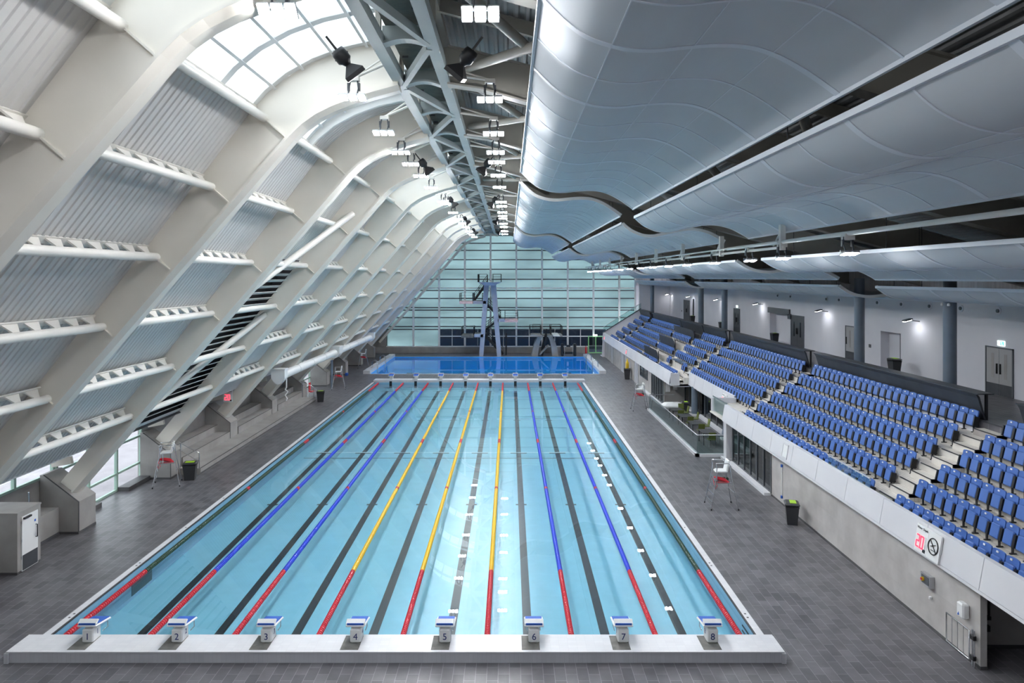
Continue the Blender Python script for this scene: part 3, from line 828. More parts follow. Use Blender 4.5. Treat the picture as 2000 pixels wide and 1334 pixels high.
# benches
be = empty('concrete_bench',(-16.5,37.4,0)); tag(be,'long stepped concrete bench running between the left-hand buttresses','bench')
L=22.2
b = MB(); b.box(-1.2,0,0,L,0,.34); b.build('lower_step',M['conc'],be)
b = MB(); b.box(-.002,.006,0,L,.02,.12); b.build('skirting',M['skirt'],be)
b = MB(); b.box(-.06,.004,0,L,.34,.346); b.build('step_edge',M['dark'],be)
for (y0,y1) in ((37.95,44.4),(45.75,52.2),(53.55,59.9)):
    b = MB(); b.box(-2.0,-1.2,y0-37.4,y1-37.4,0,.78); b.box(-2.75,-2.0,y0-37.4,y1-37.4,0,1.2); b.build('upper_tier',M['conc'],be)
    b = MB(); b.box(-1.24,-1.19,y0-37.4,y1-37.4,.78,.786); b.box(-2.04,-1.99,y0-37.4,y1-37.4,1.2,1.206); b.build('step_edge',M['dark'],be)
def handrail(loc,pts,posts,label,r=.025):
    e = empty('handrail',loc); tag(e,label,'handrail')
    b = MB(); b.path(pts,r,8); b.build('top_rail',M['steelbr'],e)
    b = MB(); b.path([(p[0],p[1],p[2]-.42) for p in pts],r*.6,8); b.build('mid_rail',M['steelbr'],e)
    for (x,y,z0,z1) in posts:
        b = MB(); b.tube((x,y,z0),(x,y,z1),r,8); b.build('post',M['steelbr'],e)
    return e
handrail((-16.6,37.45,0),[(0,0,.98),(0,0,1.15),(-.3,0,1.28),(-1.1,0,1.75)],[(0,0,.34,1.15),(-1.0,0,.34,1.7)],'stainless handrail stepping up the near end of the concrete bench')
handrail((-16.6,59.4,0),[(0,0,1.0),(0,0,1.2),(-1.1,0,1.75)],[(0,0,.34,1.2),(-1.0,0,.34,1.7)],'stainless handrail at the far end of the concrete bench')
# kiosk with white door
k = empty('plant_kiosk',(-17.4,24.75,0)); tag(k,'low concrete kiosk with a white door by left wall','kiosk')
b = MB(); b.box(-1.9,0,0,1.22,.1,2.14); b.build('body',M['conc'],k)
b = MB(); b.box(-1.92,.02,-.02,1.24,2.14,2.2); b.build('roof_slab',M['conc'],k)
b = MB(); b.box(-1.89,-.015,.015,1.2,0,.1); b.build('skirting',M['skirt'],k)
d = MB(); d.box(0,.03,.2,1.04,.06,2.0); dd = d.build('door',M['white'],k)
b = MB(); b.box(.03,.036,.22,1.02,.08,.62); b.build('kick_plate',M['barrier'],dd)
b = MB(); b.path([(.03,.92,1.05),(.09,.92,1.05),(.09,.92,1.5),(.03,.92,1.5)],.018,8); b.build('pull_handle',M['blackpl'],dd)
b = MB(); b.box(.03,.10,.25,.62,1.9,1.96); b.build('door_closer',M['blackpl'],dd)
for z in (.5,1.1,1.75):
    b = MB(); b.tube((.02,.19,z),(.02,.19,z+.1),.02,8); b.build('hinge',M['alu'],dd)
b = MB(); b.box(.03,.034,.84,.92,1.62,1.70); b.build('blue_disc',M['bluepl'],dd)
s = MB(); s.tube((-18.55,27.0,1.1),(-18.55,27.0,2.25),.03,8); tag(s.build('shower_pole',M['steelbr']),'slim metal pole standing behind the kiosk','pole')
# roller tube
rt = empty('roller_tube',(-16.0,48.7,3.65)); tag(rt,'long white roller tube slung along the left-hand ribs','roller tube')
for y0,y1 in ((0.3,15.2),(16.6,31.4)):
    b = MB(); b.tube((0,y0,0),(0,y1,0),.31,20); b.build('tube_section',M['white'],rt)
    for kx in range(3):
        yy=y0+(y1-y0)*(kx+1)/4; b = MB(); b.tube((0,yy-.02,0),(0,yy+.02,0),.316,20); b.build('joint_ring',M['alu'],rt)
for n,(y,w_) in enumerate(((-.35,.65),(15.2,1.4),(31.4,.8))):
    b = MB(); pf=[(-.47,.52),(-.47,-.1)]+[(-.47+.94*q/10-.0,-.1-.42*math.sin(math.pi*q/10)) for q in range(1,10)]+[(.47,-.1),(.47,.52)]
    b.prism_y(pf,y,y+w_); b.build('end_box',M['white'],rt)
    b = MB(); b.box(-.5,.5,y-.03,y+w_+.03,.48,.56); b.build('box_lid',M['white'],rt)
    b = MB(); b.bar((-.3,y+.3,.5),(-1.6,y+.3,1.3),.12,.12); b.build('bracket',M['tube'],rt)
b = MB(); b.tube((0,.28,0),(0,.40,0),.33,20); b.build('collar',M['bluepl'],rt)
b = MB(); b.path([(.1,1.2,-.3),(.1,1.2,-.95),(.02,1.2,-1.1),(.2,1.2,-1.25),(.02,1.2,-1.5),(.16,1.2,-1.75),(.08,1.2,-1.9)],.05,8); b.build('hanging_strap',M['white'],rt)
# hanging depth sign on the left
def depth_sign(loc, rz, label, icon=True, scale=1.0):
    e = empty('depth_sign',loc,rz); e.scale=(scale,)*3; e.rotation_euler=(math.radians(-9.0 if rz else 0),0,rz); tag(e,label,'sign')
    b = MB(); b.box(-.62,0,0,.06,-.42,.42); b.build('board',M['white'],e)
    b = MB(); b.box(-.56,-.08,-.012,0,-.36,.12); b.build('display',M['white'],e)
    b = MB()
    def seg(cx,segs):
        S={'a':(0,.19,1),'b':(.07,.1,0),'c':(.07,-.08,0),'d':(0,-.17,1),'e':(-.07,-.08,0),'f':(-.07,.1,0),'g':(0,.01,1)}
        for q in segs:
            x,z,h=S[q]; 
            if h: b.box(cx+x-.07,cx+x+.07,-.022,-.012,z-.1-.02,z-.1+.02)
            else: b.box(cx+x-.02,cx+x+.02,-.022,-.012,z-.1-.09,z-.1+.09)
    seg(-.46,'abged'); seg(-.25,'abcdef'); b.box(-.365,-.335,-.022,-.012,-.29,-.26)
    b.build('digits',M['digit'],e)
    b = MB(); b.box(-.17,-.05,-.014,-.002,-.36,-.26); b.build('unit_plate',M['blackpl'],e)
    text('Water Depth',.105,M['blackpl'],e,(-.31,-.004,.32),(math.pi/2,0,0),'lettering',.002)
    if icon:
        b = MB(); b.box(.01,.62,0,.06,-.42,.42); b.build('no_diving_board',M['white'],e)
        b = MB()
        ring=[(.31+.24*math.cos(t*math.pi/12),-.012,.0+.24*math.sin(t*math.pi/12)) for t in range(25)]
        b.path(ring,.018,6); b.tube((.14,-.012,.17),(.48,-.012,-.17),.014,6)
        b.bar((.2,-.012,-.02),(.42,-.012,.08),.05,.01); b.bar((.22,-.012,-.12),(.4,-.012,-.12),.03,.01)
        b.build('no_diving_symbol',M['blackpl'],e)
    return e
depth_sign((-17.5,44.2,3.05),0.0,'depth sign with red digits hanging from ribs over the concrete benches',False,.9)
# life guard chairs
def guard_chair(loc,rz,label,extra,pouch=True):
    e = empty('lifeguard_chair',loc,rz); tag(e,label,'lifeguard chair','lifeguard chairs')
    F=.62; T=.34; H=1.95
    for (sx,sy) in ((1,1),(1,-1),(-1,1),(-1,-1)):
        b = MB(); b.path([(sx*F,sy*.55,.03),(sx*T,sy*.36,1.5),(sx*(T-.04),sy*.36,H)],.022,8); l=b.build('leg',M['steelbr'],e)
        b = MB(); b.tube((sx*F,sy*.55,0),(sx*F-sx*.01,sy*.55,.07),.032,8); b.build('rubber_foot',M['blackpl'],l)
    for sy in (1,-1):
        b = MB(); b.path([(-T+.02,sy*.36,H-.05),(-T,sy*.36,H+.12),(T-.1,sy*.36,H+.12),(T,sy*.36,H-.05)],.02,8); b.build('arm_rail',M['steelbr'],e)
    for kx in range(4):
        z=.35+.33*kx; t=z/1.5; xx=F+(T-F)*t; yy=.55+(.36-.55)*t
        b = MB(); b.bar((-xx,-yy,z),(-xx,yy,z),.07,.03); b.build('rung',M['steelbr'],e)
    b = MB(); b.tube((F*.75,-.48,.75),(F*.75,.48,.75),.018,8); b.build('brace',M['steelbr'],e)
    b = MB(); b.box(-.36,.36,-.33,.33,1.14,1.17); b.build('shelf',M['steelbr'],e)
    s = MB(); s.cbox((-.02,0,1.66),(.5,.5,.09),None,0,.03); s.cbox((.24,0,1.92),(.09,.5,.52),Matrix.Rotation(math.radians(12),3,'Y'),0,.03)
    s.cbox((-.27,0,1.645),(.08,.46,.08),None,0,.03); s.build('seat',M['white'],e)
    for sx in (-.2,.2):
        b = MB(); b.tube((sx,0,1.17),(sx,0,1.62),.02,8); b.build('seat_post',M['steelbr'],e)
    if extra:
        f = empty('rescue_tube',loc,rz); tag(f,extra,'rescue float','rescue floats')
        b = MB(); b.path([(-.36,.1,1.30),(-.2,.12,1.28),(.12,.02,1.24),(.3,-.16,1.14)],[.05,.085,.085,.05],10); b.build('float_body',M['red'],f)
        b = MB(); b.path([(-.36,.1,1.28),(-.42,-.32,1.1),(-.36,-.34,.92),(-.28,-.32,1.05),(-.36,-.3,1.2)],.014,6); b.build('strap',M['red'],f)
    if pouch:
        g = empty('kit_bag',loc,rz); tag(g,'dark green kit bag on shelf of %s'%label.split('lifeguard chair ')[1].join(['the lifeguard chair ','']),'bag','lifeguard kit bags')
        b = MB(); b.lathe([(.05,0),(.15,.02),(.17,.09),(.12,.15),(.03,.16)],(.22,.14,1.17),12); b.build('bag_body',M['greenf'],g)
    return e
guard_chair((-17.4,35.6,0),.35,'stainless white-seated lifeguard chair beside the nearest charcoal bin on the left','red rescue float on the left lifeguard chair by the bin',False)
guard_chair((-16.1,66.0,0),.2,'stainless white-seated lifeguard chair on the left deck below the roller tube','red rescue float on the lifeguard chair below the roller tube',False)
guard_chair((-17.0,81.5,0),.2,'stainless white-seated lifeguard chair beside the left edge of the diving pool','red rescue float on the lifeguard chair by the diving pool',False)
guard_chair((9.75,32.2,0),math.pi*.0,'stainless white-seated lifeguard chair nearest on the right deck','red rescue float on the nearest right-hand lifeguard chair')
guard_chair((10.35,55.6,0),math.pi*.0,'stainless white-seated lifeguard chair in front of the glass-fenced terrace','red rescue float on lifeguard chair in front of the terrace')
# litter bins
def bin_(loc,rz,label,lid='lime',s=1.0):
    e = empty('litter_bin',loc,rz); e.scale=(s,s,s); tag(e,label,'bin','charcoal litter bins')
    vs=[];b = MB()
    for z,a,c in ((0,.24,.2),(.72,.31,.26),(.8,.33,.28)):
        vs+=[(-a,-c,z),(a,-c,z),(a,c,z),(-a,c,z)]
    b.add(vs,[(3,2,1,0)]+[(4*r+i,4*r+(i+1)%4,4*r+4+(i+1)%4,4*r+4+i) for r in (0,1) for i in range(4)]); b.build('body',M['bin'],e)
    b = MB(); b.cbox((0,0,.86),(.70,.60,.13),None,0,.05); b.build('lid',M['bin'],e)
    b = MB(); b.cbox((0,-.04,.93),(.44,.26,.03),None,0,.01); b.build('lid_opening',M[lid],e)
    return e
bin_((-16.65,36.5,0),.2,'charcoal bin with lime lid beside the nearest left lifeguard chair')
bin_((-16.0,59.3,0),.2,'charcoal bin with lime lid at the far end of the concrete benches')
bin_((12.1,30.0,0),1.3,'charcoal bin with lime lid against the concrete wall below the stand')
bin_((13.4,53.3,.15),1.4,'charcoal bin with lime lid on the glass-fenced terrace')
bin_((12.2,72.5,0),1.4,'dark bin on the deck below the yellow cones','bin',1.2)
c = empty('cone_stack',(12.2,72.5,1.12)); tag(c,'stack of yellow cones standing on the dark bin','cone stack')
b = MB()
for q in range(6): b.lathe([(.22,q*.11),(.21,q*.11+.03),(.11,q*.11+.09),(.03,q*.11+.45)],(0,0,0),12)
b.build('cones',M['yellow'],c)
# small things on the left
b = MB(); b.cbox((-17.45,75.0,.15),(.3,.4,.3),None,0,.05); tag(b.build('kick_board_pile',M['bluepl']),'small blue block on the floor beside a left buttress','block')
e = empty('wheelchair_frame',(-17.3,61.3,0)); tag(e,'red and silver wheeled frame parked by the garden doors','trolley')
b = MB(); b.cbox((0,0,.55),(.45,.5,.08),None,0,.02); b.cbox((-.2,0,.95),(.07,.5,.75),None,0,.02); b.build('seat',M['red'],e)
b = MB(); b.path([(.3,-.25,0),(.3,-.25,.7),(-.3,-.25,.75),(-.3,-.25,0)],.02,6); b.path([(.3,.25,0),(.3,.25,.7),(-.3,.25,.75),(-.3,.25,0)],.02,6); b.build('frame',M['steelbr'],e)
e = empty('poolside_screen',(-17.0,67.0,0)); 
b = MB(); b.box(-.03,.03,-.3,.3,0,2.6); 
tag(e,'tall grey board standing behind the second left lifeguard chair','board'); b.build('board_panel',M['column'],e)

# ================================================================== far wall, rear wall
MX = [-13.4+3.59*k for k in range(9)]
def ztop(x):
    pts=[(-17.2,3.77),(-14.47,7.12),(-11.03,11.44),(-7.87,15.56),(-7.0,16.4),(-5.9,17.1),(-3.3,17.75),(-2,18.2),(22,11.7)]
    for (x0,z0),(x1,z1) in zip(pts,pts[1:]):
        if x<=x1: return z0+(z1-z0)*max(0,(x-x0))/(x1-x0)
    return pts[-1][1]
edges=[-17.2]+MX+[17.6]
up_=MB()
for i,(a,b_) in enumerate(zip(edges,edges[1:])):
    n=8; zb=.83 if i<2 else 3.3
    xs=[a+(b_-a)*k/n for k in range(n+1)]
    vs=[(x,97.95,max(zb,.8)) for x in xs]+[(x,97.95,max(ztop(x)+.05,zb+.01)) for x in xs]
    up_.add(vs,[(k,k+1,n+2+k,n+1+k) for k in range(n)])
struct(up_.build('wall_far',M['panel']))
fr=MB()
for x in MX: fr.box(x-.12,x+.12,97.5,97.95,.83,ztop(x))
fr.box(17.45,17.7,97.5,97.95,.83,ztop(17.6))
fr.box(-17.2,17.6,97.7,97.95,8.95,9.12); fr.box(-17.2,17.6,97.65,97.95,.80,.95); fr.box(MX[1],17.6,97.7,97.95,2.24,2.36)
wf=struct(fr.build('window_%d'%wn,M['mull'])); wn+=1
fd=MB()
for z in (16.4,15.3,14.3,13.0,11.66,10.26,8.7,7.58,6.3,5.95,4.9,3.65,3.25):
    xs=[x for x in [-17.2+.2*k for k in range(175)] if ztop(x)>z+.1]
    fd.box(min(xs),min(17.5,max(xs)),97.86,97.94,z-.075,z+.075)
struct(fd.build('panel_rail',M['mulldk'],wf))
lg=MB(); lg.box(MX[1],17.6,97.93,97.95,.83,3.3); struct(lg.build('window_pane',M['dglass'],wf))
ms=MB()
for a,b_ in zip(edges[2:],edges[3:]): ms.box((a+b_)/2-.04,(a+b_)/2+.04,97.8,97.95,.9,3.3)
struct(ms.build('window_mullion',M['mull'],wf))
b = MB(); b.box(-19.5,11.0,97.4,98.0,0,.83); b.box(13.0,17.6,97.4,98.0,0,.83); struct(b.build('baseboard_far',M['conc']))
b = MB(); b.box(-19.5,22.2,YB-.2,YB,0,18.5); struct(b.build('wall_rear',M['wall']))
b = MB(); b.box(-19.6,-17.1,97.95,98.1,0,5); struct(b.build('wall_far_left',M['conc']))
# green door in the far wall
d = empty('door_1',(12.0,97.35,0)); d['kind']='structure'
for x in (-1.0,0,1.0):
    b = MB(); b.box(x-.06,x+.06,-.06,.06,0,2.35); struct(b.build('door_frame',M['limefr'],d))
b = MB(); b.box(-1.0,1.0,-.06,.06,2.25,2.37); b.box(-1.0,1.0,-.06,.06,0,.12); struct(b.build('door_frame',M['limefr'],d))
b = MB(); b.box(-1,1,-.01,.01,.1,2.3); struct(b.build('door_pane',M['smoke'],d))
b = MB(); b.box(-1,1,-.05,.0,1.02,1.06); struct(b.build('push_bar',M['alu'],d))
e = empty('exit_sign',(11.9,97.2,2.48)); tag(e,'small white exit sign above the green-framed far door','sign'); b = MB(); b.box(-.3,.3,-.03,.03,-.13,.13); b.build('panel',M['exitw'],e)
e = empty('fire_extinguisher',(10.6,97.0,0)); tag(e,'red fire extinguisher beside the green-framed far door','fire extinguisher')
b = MB(); b.lathe([(.1,0),(.12,.05),(.12,.75),(.05,.9),(.04,1.0)],(0,0,0),12); b.build('cylinder',M['red'],e); b = MB(); b.box(-.08,.05,-.03,.03,1.0,1.06); b.build('nozzle',M['blackpl'],e)
# ================================================================== diving tower
def rail(mb,pts,h=1.05,n=3,posts=True,r=.03):
    pts=[Vector(p) for p in pts]
    for k in range(n):
        mb.path([p+Vector((0,0,h*(k+1)/n)) for p in pts],r if k==n-1 else r*.7,6)
    for a,b_ in zip(pts,pts[1:]):
        m=max(1,int((b_-a).length/1.0))
        for q in range(m+1):
            p=a+(b_-a)*q/m; mb.tube(p,p+Vector((0,0,h)),r,6)
tw = empty('diving_tower',(0,93.4,0)); tag(tw,'tall concrete diving tower with staggered platforms and black stairs','diving tower')
def leg(x0,x1,X0,X1,zt,y0=0,y1=1.6):
    b = MB(); b.add([(x0,y0,0),(x1,y0,0),(x1,y1,0),(x0,y1,0),(X0,y0,zt),(X1,y0,zt),(X1,y1,zt),(X0,y1,zt)],[(3,2,1,0),(4,5,6,7),(0,1,5,4),(1,2,6,5),(2,3,7,6),(3,0,4,7)])
    return b
leg(-4.05,-3.5,-3.4,-2.75,9.6).build('leg',M['tower'],tw); leg(-1.65,-1.1,-2.5,-1.8,9.6).build('leg',M['tower'],tw)
def platform(x0,x1,z,y0,y1,bx0,bx1,tip=M['plat'],under=M['tower'],th=.3):
    b = MB(); b.box(x0,x1,y0,y1,z-th,z); p=b.build('platform',tip,tw)
    if bx0 is not None:
        b = MB(); b.box(bx0,bx1,0,1.5,z-.42,z-.02); b.build('landing_beam',M['tower'],tw)
    b = MB(); rail(b,[(x0,y0+.3,z),(x0,y1,z),(x1,y1,z),(x1,y0+.3,z)]); b.build('guard_rail',M['blackpl'],p)
b = MB(); b.add([(-4.1,-3,9.9),(-1.1,-3,9.9),(-1.1,1.8,9.9),(-4.1,1.8,9.9),(-3.3,-2.6,9.5),(-1.9,-2.6,9.5),(-1.9,1.6,9.5),(-3.3,1.6,9.5)],[(0,1,2,3),(7,6,5,4),(4,5,1,0),(5,6,2,1),(6,7,3,2),(7,4,0,3)])
p=b.build('platform',M['tower'],tw)
b = MB(); rail(b,[(-2.9,-2.7,9.9),(-4.1,-2.7,9.9),(-4.1,1.8,9.9)]); rail(b,[(-2.2,-2.7,9.9),(-1.1,-2.7,9.9),(-1.1,1.8,9.9),(-2.2,1.8,9.9)]); b.build('guard_rail',M['blackpl'],p)
platform(-6.5,-4.8,7.4,-2.6,1.5,-4.8,-3.1); platform(-.6,1.1,5.0,-2.6,1.5,-1.6,-.5); platform(-6.3,-4.7,2.95,-2.0,1.5,-4.7,-3.5,M['mat'])
def flight(par,x0,z0,x1,z1,y0,y1,n=10,m='blackpl'):
    b = MB()
    for y in (y0,y1): b.bar((x0,y,z0),(x1,y,z1),.06,.28)
    b.build('stringer',M[m],par)
    for q in range(n):
        t=(q+.5)/n; b = MB(); b.box(x0+(x1-x0)*t-.14,x0+(x1-x0)*t+.14,y0,y1,z0+(z1-z0)*t-.02,z0+(z1-z0)*t+.03); b.build('stair_tread',M['skirt'],par)
    b = MB()
    for y in (y0,y1): rail(b,[(x0,y,z0),(x1,y,z1)],1.0,3)
    b.build('stair_rail',M['blackpl'],par)
flight(tw,-.9,.05,-3.7,2.95,1.7,2.5); flight(tw,-3.7,2.95,-1.2,5.0,2.6,3.4); flight(tw,-1.2,5.0,-3.7,7.4,1.7,2.5); flight(tw,-4.8,7.4,-3.0,9.9,2.6,3.4)
for (x,z) in ((-3.9,2.95),(-1.0,5.0),(-4.0,7.4)):
    b = MB(); b.box(x-.9,x+.9,1.5,3.4,z-.15,z); b.build('stair_landing',M['skirt'],tw)
b = MB(); b.box(-.55,-.35,1.5,1.7,0,3.0); b.build('stair_post',M['blackpl'],tw)
# springboard stand
sb = empty('springboard_stand',(0,93.4,0)); tag(sb,'low concrete springboard stand with curved piers and two board decks','springboard stand')
for s_,(pts) in ((1,[(2.95,0),(3.12,.9),(3.45,2.0),(3.85,2.75)]),(-1,[(6.55,0),(6.4,.9),(6.1,2.0),(5.7,2.75)])):
    inn=[(x+s_*(.85-.25*z/2.75),z) for x,z in pts][::-1]
    b = MB(); b.prism_y(pts+inn if s_>0 else (pts+inn)[::-1],0,1.8); b.build('pier',M['conc'],sb)
for (x0,x1) in ((2.75,4.2),(5.5,7.0)):
    b = MB(); b.box(x0,x1,-1.2,2.2,2.7,2.92); b.build('board_deck',M['conc'],sb)
b = MB(); b.box(3.6,6.0,1.4,2.8,2.6,2.8); b.build('bridge',M['conc'],sb)
for x0,x1 in ((2.75,4.2),(5.5,7.0)):
    b = MB(); rail(b,[(x0,-.9,2.92),(x0,2.2,2.92),(x1,2.2,2.92),(x1,-.9,2.92)],1.15,5); b.build('guard_rail',M['blackpl'],sb)
b = MB(); rail(b,[(3.2,2.6,2.9),(7.0,2.6,2.9)],1.2,6); b.build('guard_rail',M['blackpl'],sb)
b = MB(); b.box(5.7,6.5,-3.4,1.6,2.95,3.02); b.build('springboard',M['white'],sb)
flight(sb,4.35,.05,5.0,2.6,.4,1.2,8,'blackpl')
b = MB(); b.bar((4.0,-.3,.25),(5.2,.2,1.5),.5,.08); b.build('stair_side',M['conc'],sb)
ho = empty('pool_hoist',(7.9,93.6,0)); tag(ho,'black wheeled pool hoist parked by the springboard stand','pool hoist')
for x in (-.85,.85):
    b = MB(); b.cbox((x,0,.85),(.35,.7,1.65),None,0,.06); b.build('side_frame',M['blackpl'],ho)
b = MB(); b.cbox((0,.1,.45),(1.3,.6,.3),None,0,.05); b.cbox((0,.2,1.35),(.55,.3,.25),None,0,.05); b.build('cross_frame',M['blackpl'],ho)
for x in (-.55,.55):
    b = MB(); b.path([(x,-.3,.1),(x,-.35,1.3),(x,-.1,1.5)],.035,8); b.build('lifting_arm',M['steelbr'],ho)
# ladders into the diving pool
lad=[(-15.0,79),(-15.0,84),(9.55,79.5),(9.55,86)]
for n,(x,y) in enumerate(lad):
    e = empty('pool_ladder',(x,y,0)); tag(e,'stainless ladder rails on the %s of the diving pool'%('left side, nearer pair','left side, farther pair','right side, nearer pair','right side, farther pair')[n] if False else 'stainless ladder at the %s diving pool wall, %s of two'%('left' if x<0 else 'right','nearer' if n%2==0 else 'farther'),'ladder')
    for dy in (-.25,.25):
        b = MB(); s_=1 if x<0 else -1
        b.path([(-s_*.5,dy,.36),(-s_*.5,dy,1.0),(-s_*.2,dy,1.2),(s_*.1,dy,1.0),(s_*.12,dy,-.9)],.025,8); b.build('rail',M['steelbr'],e)
# ================================================================== outside
g = MB(); g.add([(-120,-40,-.05),(XL-.3,-40,-.05),(XL-.3,140,-.05),(-120,140,-.05)],[(0,1,2,3)]); struct(g.build('ground',M['ground']))
g = MB(); g.add([(-40,99,-.05),(40,99,-.05),(40,140,-.05),(-40,140,-.05)],[(0,1,2,3)]); struct(g.build('ground_beyond',M['outblue']))
g = MB(); g.box(-12,20,103,103.3,0,3.6); struct(g.build('wall_outside',M['outblue']))
g = MB(); g.box(-46,-45.5,-30,120,0,6.5); struct(g.build('wall_outside_left',M['outblue']))
for n in range(7):
    y=18+n*2.6
    e = empty('barrier_fence',(-25.5,y,0)); tag(e,'crowd barrier outside the left windows, %s from the near end'%ORD[n],'barrier','crowd barriers outside the left windows')
    m_=M['red'] if n%2 else M['white']
    b = MB(); b.path([(0,0,.1),(0,0,1.15),(0,2.4,1.15),(0,2.4,.1),(0,0,.1)],.03,6); b.build('frame',m_,e)
    for q in range(11):
        b = MB(); b.tube((0,.2+q*.2,.1),(0,.2+q*.2,1.15),.012,5); b.build('upright',m_,e)
# ================================================================== right side: stand
def XK(k): return 13.3+.76*k
def ZT(k): return 2.28+.51*k
REC=(43.4,54.0)           # set-back part of the front
SY0,SY1=8.0,93.0
AIS=[(24.15,25.5),(39.45,40.5),(54.2,55.5),(84.2,85.6)]
ZC=5.3
st = MB()
# tiers
def tier(k,y0,y1):
    x0 = 12.42 if k==0 else 13.45+.76*(k-1); x1 = 13.45+.76*k
    if k==0 and y0>=REC[0] and y1<=REC[1]: return
    if k==1 and y0>=REC[0] and y1<=REC[1]: x0=14.05
    st.box(x0,x1,y0,y1,(2.2 if k<2 else ZT(k)-.6),ZT(k),0)
for (a,b_) in ((SY0,REC[0]),REC,(REC[1],SY1)):
    for k in range(6): tier(k,a,b_)
st.box(17.25,21.8,SY0,95,ZC-.3,ZC,1)
stand = struct(st.build('stand_floor',[M['tread'],M['floor']]))
b = MB(); b.box(14.0,17.3,SY0,SY1,2.1,2.3); b.box(12.65,14.0,SY0,REC[0],2.1,2.25); b.box(12.65,14.0,REC[1],SY1,2.1,2.25); b.box(17.2,17.3,SY0,SY1,2.2,5.0); struct(b.build('stand_soffit',M['wall']))
# far end of the stand: solid stepped flank with glass rail
fe = empty('stand_end_wall',(0,93,0)); tag(fe,'sloping grey end wall of the stand with glass balustrade, by the far glazed wall','end wall')
b = MB(); b.prism_y([(12.3,0),(17.7,0),(17.7,6.3),(17.3,6.3),(12.45,3.15)],0,.25); b.build('flank',M['wall'],fe)
b = MB(); b.bar((12.45,.12,3.2),(17.5,.12,6.4),.36,.06); b.build('coping',M['barrier'],fe)
b = MB(); b.add([(12.5,.1,3.2),(17.5,.1,6.4),(17.5,.1,7.1),(12.5,.1,3.9),(12.5,.13,3.2),(17.5,.13,6.4),(17.5,.13,7.1),(12.5,.13,3.9)],[(0,1,2,3),(7,6,5,4),(3,2,6,7)]); b.build('glass_panel',M['bglass'],fe)
b = MB(); b.tube((12.5,.115,3.92),(17.5,.115,7.12),.03,8); b.build('handrail',M['alu'],fe)

# parapets
def parapet(label,y0,y1,xb=12.3,xt=12.45,zb=2.25,zt=3.19,pan=2.45,skip=None):
    r = empty('stand_parapet',(xb,y0,zb)); tag(r,label,'parapet')
    n=max(1,round((y1-y0)/pan)); p=(y1-y0)/n
    for k in range(n):
        b = MB(); a=k*p+.012; c=(k+1)*p-.012
        b.prism_y([(0,.1),(xt-xb,zt-zb),(xt-xb+.16,zt-zb),(.22,.1)],a,c); b.build('panel',M['fascia'],r)
    b = MB(); b.prism_y([(0,0),(.012,.085),(.22,.085),(.22,0)],0,p*n); b.build('bottom_trim',M['fascia'],r)
    b = MB(); b.prism_y([(.03,.08),(xt-xb+.03,zt-zb-.02),(xt-xb+.12,zt-zb-.02),(.16,.08)],.001,p*n-.001); b.build('core',M['seam'],r)
    return r
p1=parapet('white panelled parapet of the near seating blocks, carrying the nearest depth sign',8.5,40.5)
parapet('white set-back parapet above the glass-fenced terrace',43.4,54.6,13.80,13.93,2.25,3.19)
parapet('white parapet of the far seating blocks with two small red depth signs',54.0,93.0)
for n,(y,x0,x1,lab) in enumerate(((40.45,12.4,14.2,'small glass barrier closing the near end of the terrace set-back'),)):
    e = empty('glass_barrier',(x0,42.2,2.25)); tag(e,lab,'glass barrier')
    b = MB(); b.box(.2,.23,-1.6,1.2,.1,1.0); b.build('pane',M['bglass'],e); b = MB(); b.tube((.215,-1.6,1.0),(.215,1.2,1.0),.025,8); b.build('rail',M['alu'],e)
b = MB(); b.box(12.42,13.1,53.9,54.05,2.2,3.15); b.box(12.4,14.0,54.0,54.3,2.15,2.3); tag(b.build('parapet_return',M['fascia']),'white return wall closing the end of the far parapet beside the terrace','parapet')
b = MB(); b.box(12.5,14.0,43.2,43.4,2.2,3.1); tag(b.build('parapet_return',M['fascia']),'white end panel between near parapet and set-back parapet','parapet')
e = empty('glass_barrier',(12.5,26.0,3.19)); tag(e,'short glass barrier on the parapet beside the near aisle','glass barrier')
b = MB(); b.box(.06,.09,-1.6,1.6,-.25,.32); b.build('pane',M['bglass'],e); b = MB(); b.tube((.075,-1.6,.34),(.075,1.6,.34),.025,8); b.build('rail',M['alu'],e)

# walls below
b = MB(); b.box(12.65,12.83,18.8,33.8,0,2.3); struct(b.build('wall_right',M['concw']))
b = MB(); b.box(12.645,12.65,18.8,33.8,0,.09); b.box(12.645,12.84,18.79,18.8,0,.09); struct(b.build('baseboard_right',M['skirt']))
b = MB(); b.box(12.65,12.85,57.5,62.2,2.05,2.3); b.box(12.65,12.85,62.2,93,0,2.3); struct(b.build('wall_right_far',M['concw']))
b = MB(); b.box(12.83,17.2,19.9,20.1,0,2.3); b.box(17.0,17.2,YB,93,0,2.3); struct(b.build('wall_right_inner',M['conc']))
b = MB(); b.box(12.83,17.0,19.88,19.9,0,.1); struct(b.build('baseboard_inner',M['dark']))
b = MB(); b.box(12.65,17.0,57.2,57.5,0,2.3); struct(b.build('wall_terrace_end',M['conc']))
